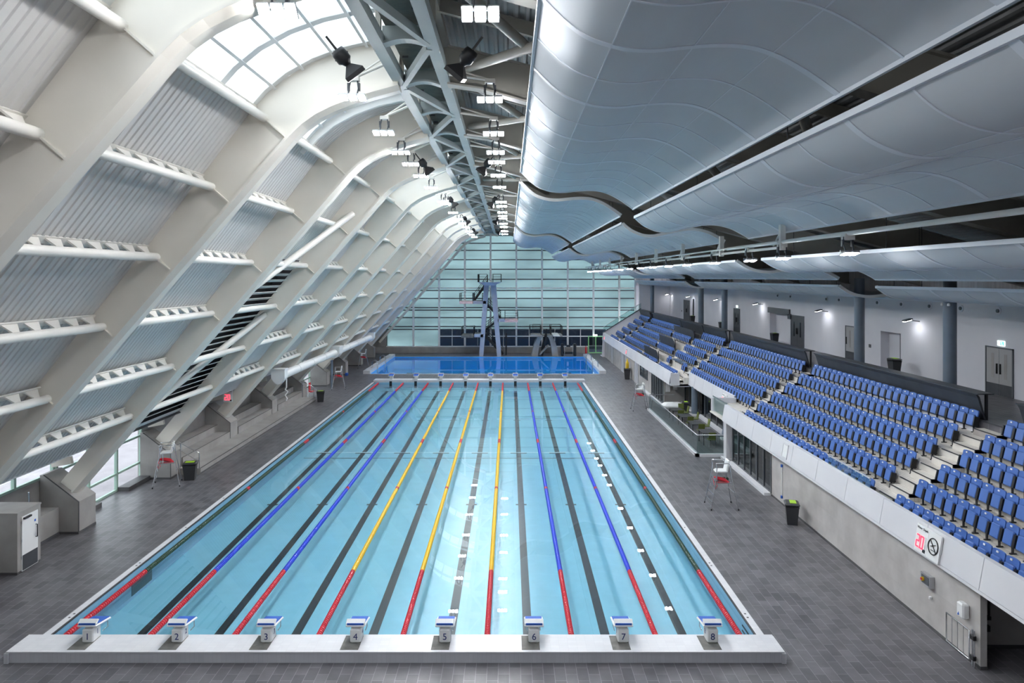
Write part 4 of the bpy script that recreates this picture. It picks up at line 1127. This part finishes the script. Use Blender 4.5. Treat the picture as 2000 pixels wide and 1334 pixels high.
# glazed screens
def rscreen(x,y0,y1,n,z0=.12,z1=2.25,gm='smoke'):
    global wn
    f = MB()
    for k in range(n+1):
        y=y0+(y1-y0)*k/n; f.box(x-.05,x+.06,y-.04,y+.04,z0,z1)
    f.box(x-.04,x+.05,y0,y1,z0,z0+.08); f.box(x-.04,x+.05,y0,y1,z1-.08,z1)
    o=struct(f.build('window_%d'%wn,M['mulldk'])); wn+=1
    q=MB(); q.box(x-.01,x+.01,y0,y1,z0,z1); struct(q.build('window_pane',M[gm],o))
    return o
rscreen(12.65,33.8,39.6,6); rscreen(14.35,41.0,57.2,11); rscreen(12.65,57.5,62.2,5); rscreen(12.62,64.0,67.5,2,1.1,2.2)
b = MB(); b.box(12.3,12.64,33.8,39.6,0,.14); b.box(14.0,14.34,41.2,57.2,.15,.3); b.box(12.35,12.64,57.5,67,0,.12); struct(b.build('trim_9',M['wtile']))
b = MB(); b.box(12.45,12.8,40.2,40.7,.14,2.25); b.box(12.3,12.85,40.1,40.8,0,.14); struct(b.build('pillar',M['fascia']))
# service doors in the far lower wall
for n,y in enumerate((69.6,78.0,86.0)):
    d = empty('door_%d'%(n+2),(12.64,y,0)); d['kind']='structure'
    b = MB(); b.box(-.03,0,-.9,.9,0,2.1); struct(b.build('door_leaf',M['fascia'],d))
    for yy in (-.95,.95,0):
        b = MB(); b.box(-.05,0,yy-.04,yy+.04,0,2.15); struct(b.build('door_frame',M['alu'],d))
# terrace
tc_ = empty('terrace',(11.05,41.2,0)); tag(tc_,'raised dark-decked terrace with white kerb below the set-back parapet','terrace')
b = MB(); b.box(.02,3.2,.02,16,0,.15); b.build('decking',M['floor'],tc_)
b = MB(); b.box(-.12,.1,-.12,14.3,0,.17); b.box(-.12,2.5,-.12,.1,0,.17); b.build('kerb',M['wtile'],tc_)
gb = empty('glass_balustrade',(11.05,41.2,.17)); tag(gb,'frameless glass balustrade with metal rail around the terrace','balustrade')
b = MB(); b.box(-.01,.01,0,14.2,0,1.08); b.build('long_pane',M['bglass'],gb)
b = MB(); b.box(0,2.45,-.01,.01,0,1.08); b.build('end_pane',M['bglass'],gb)
b = MB(); b.path([(2.45,0,1.09),(0,0,1.09),(0,14.2,1.09),(2.0,14.2,1.09)],.028,8); b.build('top_rail',M['alu'],gb)
for n,y in enumerate((44.9,52.7,60.4)):
    e = empty('terrace_column',(13.95,y,0)); tag(e,'round slate-blue column on the terrace, %s'%('nearest of two','farther of two') [n] if n<2 else 'round slate-blue column at the dark corner beyond the terrace','column')
    b = MB(); b.tube((0,0,0),(0,0,2.3),.24,20); b.build('shaft',M['column'],e); b = MB(); b.tube((0,0,.14),(0,0,.3),.42,20); b.build('base_plinth',M['fascia'],e)
def table(loc,label):
    e = empty('terrace_table',loc); tag(e,label,'table','dark tables on the terrace')
    b = MB(); b.cbox((0,0,.73),(.85,1.25,.04),None); b.build('table_top',M['bin'],e)
    for sx in (-1,1):
        for sy in (-1,1):
            b = MB(); b.box(sx*.36-.02,sx*.36+.02,sy*.55-.02,sy*.55+.02,0,.71); b.build('leg',M['blackpl'],e)
def chair(loc,rz,label,m='olive',cat='chair'):
    e = empty('terrace_chair',loc,rz); tag(e,label,cat,'terrace chairs')
    b = MB(); b.cbox((0,0,.45),(.44,.44,.05),None,0,.015); b.build('seat',M[m],e)
    b = MB(); b.cbox((.21,0,.70),(.05,.42,.42),Matrix.Rotation(math.radians(10),3,'Y'),0,.015); b.build('backrest',M[m],e)
    for sx in (-1,1):
        for sy in (-1,1):
            b = MB(); b.tube((sx*.2,sy*.19,0),(sx*.18,sy*.18,.43),.014,6); b.build('leg',M['alu'],e)
TP=['nearest','second','third','farthest']
for n,(x,y) in enumerate(((12.4,43.9),(12.4,46.5),(12.3,48.9),(12.2,51.2))):
    table((x,y,.15),'dark table on the terrace, %s of four from the near glass corner'%TP[n])
    if n==0:
        chair((x+.85,y+.1,.15),0,'grey chair at the nearest terrace table','column'); chair((x,y-.9,.15),-math.pi/2,'olive-green chair at the near end of the nearest terrace table')
    else:
        chair((x+.75,y+.35,.15),0,'olive-green chair on the wall side of the %s terrace table'%TP[n]); chair((x+.05,y-.95,.15),-math.pi/2,'olive-green chair at the near end of the %s terrace table'%TP[n])
chair((12.9,52.4,.15),math.pi/2,'olive-green chair at the far end of the farthest terrace table')
e = empty('covered_lounger',(12.6,54.2,.15)); tag(e,'white covered bundle on the far corner of the terrace','cover')
b = MB(); b.cbox((0,0,.45),(1.7,.9,.5),None,0,.2); b.build('sheet',M['white'],e)
e = empty('notice_board',(13.0,57.15,1.55)); tag(e,'pair of small notices on the concrete wall at the far end of the terrace','notice')
b = MB(); b.box(-.25,.12,-.03,.0,-.35,.35); b.build('notice',M['fascia'],e); b = MB(); b.box(.35,.7,-.03,0,-.2,.35); b.build('notice',M['fascia'],e)

# things on the lower right wall
depth_sign((12.30,20.6,2.73),-math.pi/2+0,'large water depth sign with red digits and no-diving symbol on the nearest parapet',True,.95)
depth_sign((13.79,45.0,2.72),-math.pi/2,'water depth sign with red digits on the set-back parapet above terrace',True,.75)
depth_sign((12.31,73.5,2.72),-math.pi/2,'small red-digit depth sign on far parapet, nearer of two',False,.75)
depth_sign((12.31,90.5,2.72),-math.pi/2,'small red-digit depth sign on far parapet, farther of two',False,.75)
e = empty('control_box',(12.64,21.05,1.45)); tag(e,'stainless control box with emergency stop on the concrete wall','control box')
b = MB(); b.box(-.14,0,-.24,.24,-.17,.17); b.build('case',M['alu'],e)
b = MB(); b.box(-.15,-.14,-.18,.18,-.12,.12); b.build('front_plate',M['mulldk'],e)
b = MB(); b.tube((-.2,.08,0),(-.15,.08,0),.06,12); b.build('emergency_stop',M['yellow'],e)
b = MB(); b.tube((-.22,.08,0),(-.2,.08,0),.04,12); b.build('stop_button',M['red'],e)
e = empty('wall_hook',(12.64,20.95,.95)); tag(e,'small white hook on the concrete wall under the control box','hook')
b = MB(); b.cbox((-.04,0,0),(.08,.07,.09),None,0,.01); b.build('socket',M['white'],e)
e = empty('towel_dispenser',(12.64,19.35,1.35)); tag(e,'white paper towel dispenser on the concrete wall near the dark opening','dispenser')
b = MB(); b.cbox((-.1,0,0),(.2,.3,.42),None,0,.04); b.build('case',M['white'],e)
b = MB(); b.lathe([(.028,-.06),(.03,-.04),(.012,0),(.001,.03)],(-.2,.04,-.08),10); b.build('blue_drop',M['bluepl'],e)
e = empty('folding_gate',(12.55,18.95,0)); tag(e,'stainless gate folded back against the concrete wall by the dark opening','gate')
b = MB(); b.path([(0,.15,.12),(0,1.15,.12),(0,1.15,.92),(0,.15,.92),(0,.15,.12)],.022,8); b.build('gate_frame',M['steelbr'],e)
for y in (.4,.65,.9):
    b = MB(); b.tube((0,y,.12),(0,y,.92),.01,6); b.build('bar',M['steelbr'],e)
b = MB(); b.tube((0,.02,0),(0,.02,1.0),.028,8); b.tube((0,-.06,0),(0,-.06,1.0),.02,8); b.build('hinge_post',M['steelbr'],e)
for z in (.25,.8):
    b = MB(); b.cbox((0,.0,z),(.09,.16,.13),None,0,.01); b.build('hinge',M['blackpl'],e)
e = empty('rescue_pole',(12.62,32.4,1.1)); tag(e,'white rescue pole with blue ends clipped upright on the concrete wall','pole')
b = MB(); b.tube((0,0,-.75),(0,0,.75),.022,8); b.build('shaft',M['white'],e)
for z in (-.72,.72):
    b = MB(); b.tube((-.02,0,z-.06),(-.02,0,z+.06),.05,10); b.build('clip',M['bluepl'],e)
e = empty('access_hatch',(12.375,31.4,2.75)); e.rotation_euler=(math.radians(-9),0,-math.pi/2); tag(e,'square access hatch in the near parapet above the glazed screen','hatch')
b = MB(); b.box(-.3,-.25,-.03,.02,-.32,.32); b.box(.25,.3,-.03,.02,-.32,.32); b.box(-.3,.3,-.03,.02,.27,.32); b.box(-.3,.3,-.03,.02,-.32,-.27); b.build('surround',M['fascia'],e)
b = MB(); b.box(-.25,.25,-.012,.02,-.27,.27); b.build('cover',M['mull'],e)
e = empty('wall_pipe',(13.6,19.85,0)); tag(e,'dark drain pipe with bracket on the wall inside the dark opening','pipe')
b = MB(); b.tube((0,0,.9),(0,0,2.2),.03,8); b.cbox((-.1,0,.9),(.25,.12,.1),None); b.cbox((-.1,0,.6),(.2,.12,.16),None); b.build('pipe_run',M['blackpl'],e)

# aisles
for n,(y0,y1) in enumerate(AIS):
    e = empty('aisle_steps',(13.0,y0,0)); tag(e,'cream black-nosed aisle steps climbing the stand, %s aisle from the camera'%ORD[n],'steps','aisle steps')
    for k in range(1,7):
        if n==2 and False: continue
        xr = 13.45+.76*(k-1); z=ZT(k) if k<6 else ZC; zb=ZT(k-1)
        b = MB(); b.box(xr-.38-13.0,xr-13.0,.04,y1-y0-.04,zb,(z+zb)/2); b.build('half_step',M['tread'],e)
        b = MB(); zz=(z+zb)/2
        b.box(xr-.40-13.0,xr-.36-13.0,.04,y1-y0-.04,zz-.02,zz+.006); b.box(xr-.02-13,xr+.03-13,.04,y1-y0-.04,z-.02,z+.006)
        for yy in (.04,y1-y0-.07): b.box(xr-.40-13,xr-13,yy,yy+.03,zz-.12,zz+.006)
        b.build('nosing',M['dark'],e)
# seats
def seat_mesh_parts():
    R=Matrix.Rotation(math.radians(9),3,'Y')
    bk=MB(); 
    # curved back: slightly dished shell with rounded crown
    n=6; vs=[]
    for (z,th,half) in ((.46,.0,.215),(.60,.0,.235),(.74,.0,.245),(.80,.0,.24),(.835,.0,.215)):
        for k in range(n+1):
            t=-1+2*k/n; y=half*t
            x=.02*(t*t)*-1+.16*(z-.46)
            vs.append((x,y,z - (.012*t*t if z>.79 else 0)))
    m=n+1; rows=5
    back=[(x+.045,y,z) for x,y,z in vs]
    fs=[(r*m+k,r*m+m+k,r*m+m+k+1,r*m+k+1) for r in range(rows-1) for k in range(n)]
    N=len(vs)
    bs=[(N+f[0],N+f[3],N+f[2],N+f[1]) for f in fs]
    rim=[]
    loop=[k for k in range(m)]+[r*m+n for r in range(1,rows)]+[(rows-1)*m+k for k in range(n-1,-1,-1)]+[r*m for r in range(rows-2,0,-1)]
    for a,b_ in zip(loop,loop[1:]+loop[:1]): rim.append((a,b_,N+b_,N+a))
    bk.add(vs+back,fs+bs+rim)
    pan=MB(); pan.cbox((-.075,0,.47),(.085,.385,.42),Matrix.Rotation(math.radians(13),3,'Y'),0,.03)
    fr=MB(); 
    for s in (-1,1): fr.cbox((-.045,s*.245,.44),(.19,.05,.36),Matrix.Rotation(math.radians(13),3,'Y'))
    fr.box(.0,.06,-.25,.25,.27,.32); fr.box(.01,.05,-.03,.03,0,.3); fr.box(-.05,.13,-.03,.03,0,.03)
    tg=MB(); tg.cbox((.04,.06,.77),(.02,.075,.05),Matrix.Rotation(math.radians(9),3,'Y'))
    return [('backrest',bk,'blueseat'),('seat_pan',pan,'blueseat'),('support_frame',fr,'blackpl'),('number_tag',tg,'white')]
SPARTS=[(n,b.mesh(n,M[m]),b,m) for n,b,m in seat_mesh_parts()]
seats=[]
blk=[('nearest block',18.0,24.1,range(6)),('wide block',25.55,39.4,range(6)),('terrace block',40.55,54.15,range(1,6))]
rown=['front row','second row','third row','fourth row','fifth row','back row']
for bn_,y0,y1,rows in blk:
    for k in rows:
        yy0 = y0
        if bn_.startswith('nearest'): yy0 = XK(k)*FPX/1005-.2
        n=int((y1-yy0)/.53)
        if bn_.startswith('wide') or bn_.startswith('terrace'): n=25
        p=.53 if bn_.startswith('nearest') else (y1-yy0)/n
        rn=rown[k] if not bn_.startswith('terrace') else ['','front row','second row','third row','fourth row','back row'][k]
        for q in range(n):
            if bn_.startswith('nearest'): y=y1-.26-q*p; side='from the first aisle'
            elif bn_.startswith('wide'): y=yy0+p*(q+.5); side='from the first aisle'
            else: y=yy0+p*(q+.5); side='from the second aisle'
            seats.append((y/ XK(k),(XK(k)+(.1 if k==1 and bn_.startswith('terrace') else 0),y,ZT(k)),'blue tip-up seat, %s %s, %s of the %s'%(ORD[q],side,rn,bn_),bn_))
seats_all=sorted(seats,key=lambda s:math.dist((s[1][0],s[1][1]),(0,0)))
near=seats_all[:300]; rest=[s[1] for s in seats_all[300:]]
for _,loc,lab,bn_ in near:
    e = empty('stadium_seat',loc); tag(e,lab,'seat','blue tip-up stand seats')
    for nme,me,bb,mm in SPARTS:
        o=bpy.data.objects.new(nme,me); COL.objects.link(o); o.parent=e
for k in range(6):          # the nearest block runs on past the picture edge
    y = min(s[1][1] for s in seats if s[3].startswith('nearest') and abs(s[1][0]-XK(k))<.01)
    for q in range(1,12): rest.append((XK(k),y-.53*q,ZT(k)))
# further blocks, beyond the three hundred largest
def addrow(k,y0,y1):
    n=int((y1-y0)/.55); p=(y1-y0)/n
    for q in range(n):
        y=y0+p*(q+.5)
        if k==1 and 56.7<y<60.6: continue
        rest.append((XK(k),y,ZT(k)))
for k in range(6):
    addrow(k,55.55,62.0)
    addrow(k,70.4,84.1); addrow(k,85.65,91.6)
for k in (0,2,4): addrow(k,63.2,69.6)
fs=MB()
mi={'blueseat':0,'blackpl':1,'white':2}
for (x,y,z) in rest:
    for nme,me,bb,mm in SPARTS:
        if nme=='number_tag': continue
        fs.add([(a+x,b_+y,c+z) for a,b_,c in bb.v],bb.f,mi[mm])
o=fs.build('stadium_seats',[M['blueseat'],M['blackpl'],M['white']]); o['kind']='stuff'; o['label']='remaining blue tip-up seats massed across the far blocks of the stand'; o['category']='seats'
# dark screens in the wheelchair bays
for n,(x,z,y0,y1) in enumerate(((XK(5)-.55,ZT(5)-.1,62.6,70.0),(XK(3)-.5,ZT(3),63.8,70.0),(XK(1)-.5,ZT(1),63.8,70.0),(12.75,ZT(0),64.5,69.5))):
    e = empty('bay_screen',(x,y0,z)); tag(e,'dark slate screen panel in the mid-stand wheelchair bays, %s'%['highest of four','second highest of four','second lowest of four','lowest of four'][n],'screen','dark screens in the wheelchair bays')
    L=y1-y0
    b = MB(); b.add([(0,0,.15),(0,L,.15),(-.12,L,1.05),(-.12,.5,1.05),(-.1,.12,.9),(.04,0,.15),(.04,L,.15),(-.08,L,1.05),(-.08,.5,1.05),(-.06,.12,.9)],[(0,1,2,3,4),(9,8,7,6,5),(3,2,7,8),(4,3,8,9),(0,4,9,5),(1,0,5,6),(2,1,6,7)]); b.build('panel',M['barrier'],e)
    for q in range(6):
        b = MB(); b.box(.04,.1,.2+q*(L-.4)/5-.03,.2+q*(L-.4)/5+.03,-.1,1.0); b.build('post',M['blackpl'],e)
e = empty('press_desk',(14.3,58.5,2.8)); tag(e,'narrow blue-grey desk with dark posts across the front rows beside the second far aisle','desk')
b = MB(); b.box(-.3,.25,-1.6,1.9,.7,.75); b.build('desk_top',M['column'],e)
for y in (-1.4,.1,1.7):
    b = MB(); b.box(-.05,.05,y-.04,y+.04,0,.7); b.build('leg',M['blackpl'],e)
# rear barriers
for n,(y0,y1,lab) in enumerate(((8.5,23.6,'near end of the stand, right picture edge'),(25.7,39.3,'wide block of seats between the first two aisles'),(40.7,54.0,'block above the terrace'),(55.7,62.0,'narrow block before the wheelchair bays'),(62.4,70.2,'wheelchair bays'),(70.4,84.0,'far wide block'),(85.8,92.6,'farthest block'))):
    e = empty('rear_barrier',(17.45,y0,ZC)); tag(e,'dark slate leaning barrier behind the %s'%lab,'barrier','slate barriers along the concourse')
    L=y1-y0; b = MB()
    b.prism_y([(.02,-.1),(-.25,.8),(-.33,.95),(-.28,.97),(-.18,.85),(.08,-.1)],0,L); b.build('front_panel',M['barrier'],e)
    b = MB(); b.box(-.33,.28,-.1,L+.1,.95,.99); b.build('cap_shelf',M['barrier'],e)
    for y in ([.05,L-.05]+[L*q/6 for q in range(1,6)]):
        b = MB(); b.box(.05,.13,y-.04,y+.04,-.3 if y<.1 else 0,.95); b.build('post',M['blackpl'],e)
# columns of the concourse
for n,y in enumerate((29.4,37.0,60.2,67.6,90.7)):
    e = empty('concourse_column',(18.5,y,ZC)); tag(e,'tall round slate-blue column behind the stand, %s from the camera'%ORD[n],'column','concourse columns')
    b = MB(); b.tube((0,0,0),(0,0,5.2),.255,24); b.build('shaft',M['column'],e)
    if n==0:
        for dy in (-.27,.1):
            b = MB(); b.lathe([(.05,0),(.06,.02),(.05,.1),(.01,.12)],(-.3+abs(dy)*.3,dy,4.05),10); b.build('camera_dome',M['white'],e)
# concourse wall
XW=21.8
b = MB()
ops=[(39.0,41.1,2.1),(54.6,58.6,2.35)]
ycur=SY0
for y0,y1,h in ops+[(95.2,95.2,0)]:
    b.box(XW,XW+.2,ycur,y0,ZC,9.75); 
    if h: b.box(XW,XW+.2,y0,y1,ZC+h,9.75); b.box(XW+.2,XW+.6,y0-.1,y0,ZC,ZC+h); b.box(XW+.2,XW+.6,y1,y1+.1,ZC,ZC+h); b.box(XW+.5,XW+.6,y0,y1,ZC,ZC+h); b.box(XW+.2,XW+.6,y0-.1,y1+.1,ZC+h,ZC+h+.1); b.box(XW,XW+.6,y0-.1,y1+.1,ZC-.1,ZC)
    ycur=y1
b.box(17.6,XW+.2,95.0,95.2,ZC,9.75); b.box(12.3,17.7,93.25,95.0,0,.01)
struct(b.build('wall_right_upper',M['wall']))
b = MB(); b.box(XW,XW+.2,SY0,98,9.75,12.4); b.box(17.6,XW+.2,97.0,97.2,9.4,13); struct(b.build('wall_right_top',M['upwall']))
b = MB(); b.box(17.6,22,97.3,98,0,10); b.box(12.3,22,YB,8.0,2.2,2.4); b.box(XW,XW+.2,YB,SY0,0,13); struct(b.build('wall_right_ends',M['wall']))
def wdoor(n,y0,y1,h,m,leafs,label,vision=True,kick=True):
    d=empty('door_%d'%n,(XW,y0,ZC)); d['kind']='structure'; W_=y1-y0
    b = MB(); b.box(-.05,0,-.06,0,0,h+.06); b.box(-.05,0,W_,W_+.06,0,h+.06); b.box(-.05,0,-.06,W_+.06,h,h+.06); struct(b.build('door_frame',M['mulldk'],d))
    for q in range(leafs):
        a=W_*q/leafs+.01; c=W_*(q+1)/leafs-.01
        b = MB(); b.box(-.03,0,a,c,.01,h); l=struct(b.build('door_leaf',M[m],d))
        if vision:
            mid=(a+c)/2+(.1 if q==0 else -.1)*(1 if leafs>1 else 0); mid=(a+c)/2
            b = MB(); b.box(-.035,-.03,mid-.09,mid+.09,.75,1.85); struct(b.build('vision_panel',M['conc'] if m=='doorgrey' else M['smoke'],l))
        hx = c-.1 if q==0 else a+.1
        b = MB(); b.box(-.09,-.03,hx-.02,hx+.02,.95,1.4); struct(b.build('pull_handle',M['blackpl'],l))
        if kick:
            b = MB(); b.box(-.036,-.03,a,c,.01,.5); struct(b.build('kick_plate',M['barrier'],l))
M['doorgrey']=mat('warm_grey_door',(.36,.355,.36),.5); M['doordark']=mat('charcoal_door',(.07,.075,.085),.4)
wdoor(5,30.3,31.95,2.08,'doorgrey',2,''); wdoor(6,44.2,45.3,2.08,'doorgrey',1,''); wdoor(7,51.8,54.1,2.3,'doordark',2,'',True,False); wdoor(8,66.2,67.9,2.2,'doordark',2,'',True,True); wdoor(9,84.6,87.4,2.4,'doordark',2,'',True,False)
b = MB(); b.box(XW-.12,XW,54.3,58.8,ZC+2.3,ZC+2.75); b.box(XW-.12,XW,54.1,54.6,ZC+2.0,ZC+2.4); struct(b.build('shutter_box',M['doordark']))
b = MB(); b.box(XW+.02,XW+.06,39.0,39.12,ZC,ZC+2.1); struct(b.build('door_edge',M['doordark']))
b = MB(); b.box(XW-.12,XW-.02,82.6,82.9,ZC,ZC+2.7); tag(b.build('riser_duct',M['doordark']),'dark vertical duct on concourse wall beside the farthest double door','duct')
def exit_sign(loc,label):
    e=empty('exit_sign',loc); tag(e,label,'exit sign','exit signs on the concourse')
    b = MB(); b.box(-.04,0,-.22,.22,-.11,.11); b.build('case',M['exitw'],e)
    b = MB(); b.box(-.046,-.04,-.2,.02,-.09,.09); b.build('green_field',M['exit'],e)
    b = MB(); b.lathe([(.02,0),(.025,.02),(.02,.04)],(-.05,-.07,.03),8); b.bar((-.05,-.07,.03),(-.05,-.1,-.03),.03,.01); b.bar((-.05,-.1,-.03),(-.05,-.14,-.07),.015,.01); b.bar((-.05,-.1,-.03),(-.05,-.05,-.07),.015,.01); b.build('running_figure',M['exitw'],e)
exit_sign((XW,31.0,ZC+2.32),'lit green and white exit sign above the nearest grey double door'); exit_sign((XW,67.0,ZC+2.45),'small lit exit sign above the charcoal door behind the fourth column')
for n,(y,lab) in enumerate(((38.0,'beside the grey recess behind the second column'),(55.2,'beside the charcoal double door in the white alcove'),(68.9,'between the third and fourth columns'),(80.0,'beside the farthest charcoal double door'))):
    bin_((20.9,y,ZC),math.pi/2,'charcoal concourse bin with lime lid, %s'%lab,'lime',.92)
for n,y in enumerate((37.2,47.9,60.2,71.8,83.0,94.0)):
    e=empty('wall_spotlight',(XW,y,8.25)); tag(e,'dark wall spotlight lighting the white concourse wall, %s from the camera'%ORD[n],'spotlight','concourse wall spotlights')
    b = MB(); b.bar((0,0,-.05),(-.45,0,0),.05,.05); b.build('arm',M['doordark'],e)
    R=Matrix.Rotation(math.radians(-15),3,'Y')
    b = MB(); b.cbox((-.65,0,.03),(.45,.32,.08),R,0,.02); b.build('lamp_head',M['doordark'],e)
    b = MB(); b.cbox((-.66,0,-.02),(.36,.26,.012),R); b.build('lamp_lens',M['spot'],e)
for n,x in enumerate((1520,1545,1615,1640,1715,1762,1817,1878,1951)):
    y=XW*FPX/(x-995)
    e=empty('wall_vent',(XW,y,9.05)); tag(e,'small round vent high on the white concourse wall, %s in the line from the camera'%ORD[8-n],'vent','round wall vents')
    b = MB(); b.tube((0,0,0),(-.04,0,0),.17,16); b.build('flange',M['wall'],e); b = MB(); b.tube((-.03,0,0),(-.09,0,0),.085,12); b.build('nozzle',M['mulldk'],e)
for n,(y,z) in enumerate(((34.5,6.4),(40.0-1.2+3.5,6.4),(88.5,6.3))):
    e=empty('wall_socket',(XW,y,z)); tag(e,'small grey socket plate low on the concourse wall, %s from the camera'%ORD[n],'socket'); b = MB(); b.box(-.03,0,-.12,.12,-.1,.1); b.build('plate',M['mulldk'],e)

# ================================================================== lamps, speakers, gantry
def flood(nl,lens,tilt):
    """parts of a floodlight hanging from the origin"""
    W_=.265; R=Matrix.Rotation(tilt,3,'X')
    res=[]
    h=MB()
    for k in range(nl):
        x=(k-(nl-1)/2)*W_; h.cbox(R@Vector((x,0,.035))+Vector((0,0,-.45)),(.225,.34,.06),R,0,.015)
    h.bar((-.3,0,-.36),(.3,0,-.36),.05,.06); res.append(('housing',h,M['alu']))
    l=MB()
    for k in range(nl):
        x=(k-(nl-1)/2)*W_; l.cbox(R@Vector((x,0,-.004))+Vector((0,0,-.45)),(.185,.31,.012),R)
    res.append(('lens',l,lens))
    y=MB()
    for s_ in (-1,1): y.path([(s_*.12,0,-.38),(s_*.14,.12,-.15),(s_*.1,.18,.1)],.025,6); y.cbox((s_*.15,.16,-.1),(.06,.1,.22),None)
    res.append(('yoke',y,M['doordark']))
    return [(n,b.mesh(n,m)) for n,b,m in res]
def put(parts,e):
    for n,me in parts:
        o=bpy.data.objects.new(n,me); COL.objects.link(o); o.parent=e
FD=flood(3,M['lens'],math.radians(8)); FA=flood(3,M['lens'],math.radians(-14)); FB=flood(3,M['lens'],math.radians(-42)); FC=flood(2,M['lens2'],math.radians(-12))
arm=MB(); arm.tube((0,.2,.18),(1.0,.2,.62),.045,8); arm.tube((0,.2,.18),(1.0,.2,.85),.03,8); arm.cbox((0,.2,.14),(.3,.2,.12),None); armL=arm.mesh('bracket_arm',M['tube'])
arm=MB(); arm.tube((0,.2,.18),(-1.2,.2,.35),.045,8); arm.tube((0,.2,.18),(-1.2,.2,.55),.03,8); arm.cbox((0,.2,.14),(.3,.2,.12),None); armR=arm.mesh('bracket_arm',M['tube'])
LY=[6.8,13.45,19.9,24.8,28.7,31.6,35.3,39.9,47.1,48.8,55.4,61.5,66.4,71.8,78.0,84.0,89.0]
for n,y in enumerate(LY):
    e=empty('floodlight',(-4.46,y,16.1)); tag(e,'lit three-lens floodlight on the left of the ridge truss, %s from the camera'%ORD[n],'floodlight','floodlights along the ridge truss')
    put(FD if n<1 else FB if n==1 else FA,e); put([('bracket_arm',armL)],e)
RYL=[6.8]+[1367*5.15/d for d in (513.5,346.5,280,243.5,224.5,198.5,175.5,146.5,138.5,126.5,119.5,114.5,104.5,98,90,84)]
for n,y in enumerate(RYL):
    e=empty('floodlight',(-.57,y,16.15)); tag(e,'lit three-lens floodlight on the right of the ridge truss, %s from the camera'%ORD[n],'floodlight','floodlights along the ridge truss')
    put(FD if n<1 else FB if n==1 else FA,e); put([('bracket_arm',armR)],e)
# horn loudspeakers
def horn():
    b=MB(); b.lathe([(.10,.62),(.26,.6),(.30,.45),(.30,.1),(.2,.0),(.12,-.12)],(0,0,0),18)
    h=MB(); 
    a=[(-.1,-.1,-.1),(.1,-.1,-.1),(.1,.1,-.1),(-.1,.1,-.1),(-.44,-.32,-.48),(.44,-.32,-.48),(.44,.32,-.48),(-.44,.32,-.48),(-.44,-.32,-.66),(.44,-.32,-.66),(.44,.32,-.66),(-.44,.32,-.66)]
    h.add(a,[(0,1,5,4),(1,2,6,5),(2,3,7,6),(3,0,4,7),(4,5,9,8),(5,6,10,9),(6,7,11,10),(7,4,8,11),(8,9,10,11),(3,2,1,0)])
    y=MB(); y.bar((.0,.0,.5),(.0,.05,1.25),.1,.05); y.bar((-.32,0,.3),(.32,0,.3),.06,.05)
    return [('driver',b.mesh('driver',M['blackpl'])),('horn',h.mesh('horn',M['blackpl'])),('hanging_bracket',y.mesh('hanging_bracket',M['blackpl']))]
HN=horn()
for n,y in enumerate((17.6,34.0,50.0,66.0,82.0)):
    for s_,x in ((-1,-4.1),(1,-1.15)):
        e=empty('horn_loudspeaker',(x,y,15.95)); e.scale=(.62,.62,.62); e.rotation_euler=(math.radians(18),math.radians(-38 if s_<0 else 40),0)
        tag(e,'black horn loudspeaker on the %s of the ridge truss, %s from the camera'%('left' if s_<0 else 'right',ORD[n]),'loudspeaker','horn loudspeakers')
        put(HN,e)
# light gantry
g=empty('light_gantry',(10.6,0,0)); tag(g,'long white tubular lighting gantry slung between rows of ceiling sails','gantry')
b=MB(); b.tube((0,5,11.92),(0,34,11.92),.075,12); b.build('rail_tube',M['tube'],g)
b=MB(); b.box(-.04,.04,27,95,11.66,11.76); b.build('cable_tray',M['tube'],g)
b=MB(); b.tube((-.25,27,11.9),(-.25,95,11.9),.04,8); b.build('rail_tube',M['tube'],g)
for y in [27.2+7.8*k for k in range(9)]:
    b=MB(); b.box(-.1,.1,y-.1,y+.1,11.6,12.6); b.build('drop_post',M['tube'],g)
    b=MB(); b.bar((.0,y+.2,12.3),(.0,y+.9,11.8),.05,.05); b.build('knee_brace',M['tube'],g)
GY=[21.8,27.1,30.8,36.1,41.8,46.6,51.8,56.5,61.6,66.8,74.3,78,82,85.2,89,93]
for n,y in enumerate(GY):
    e=empty('gantry_floodlight',(10.6,y,11.72)); tag(e,'lit two-lens floodlight under the light gantry, %s from the camera'%ORD[n],'floodlight','floodlights under the light gantry')
    put(FC,e)
    b=MB(); b.cbox((.04,.2,.10),(.3,.3,.2),None); b.build('driver_box',M['tube'],e)

# every label must single out one thing
bad=[(l,v) for l,v in LABELS.items() if len(v)>1]
for l,v in bad: print('DUPLICATE LABEL',l,v)
for l in LABELS:
    n=len(l.split())
    if n<4 or n>16: print('LABEL LENGTH',n,l)
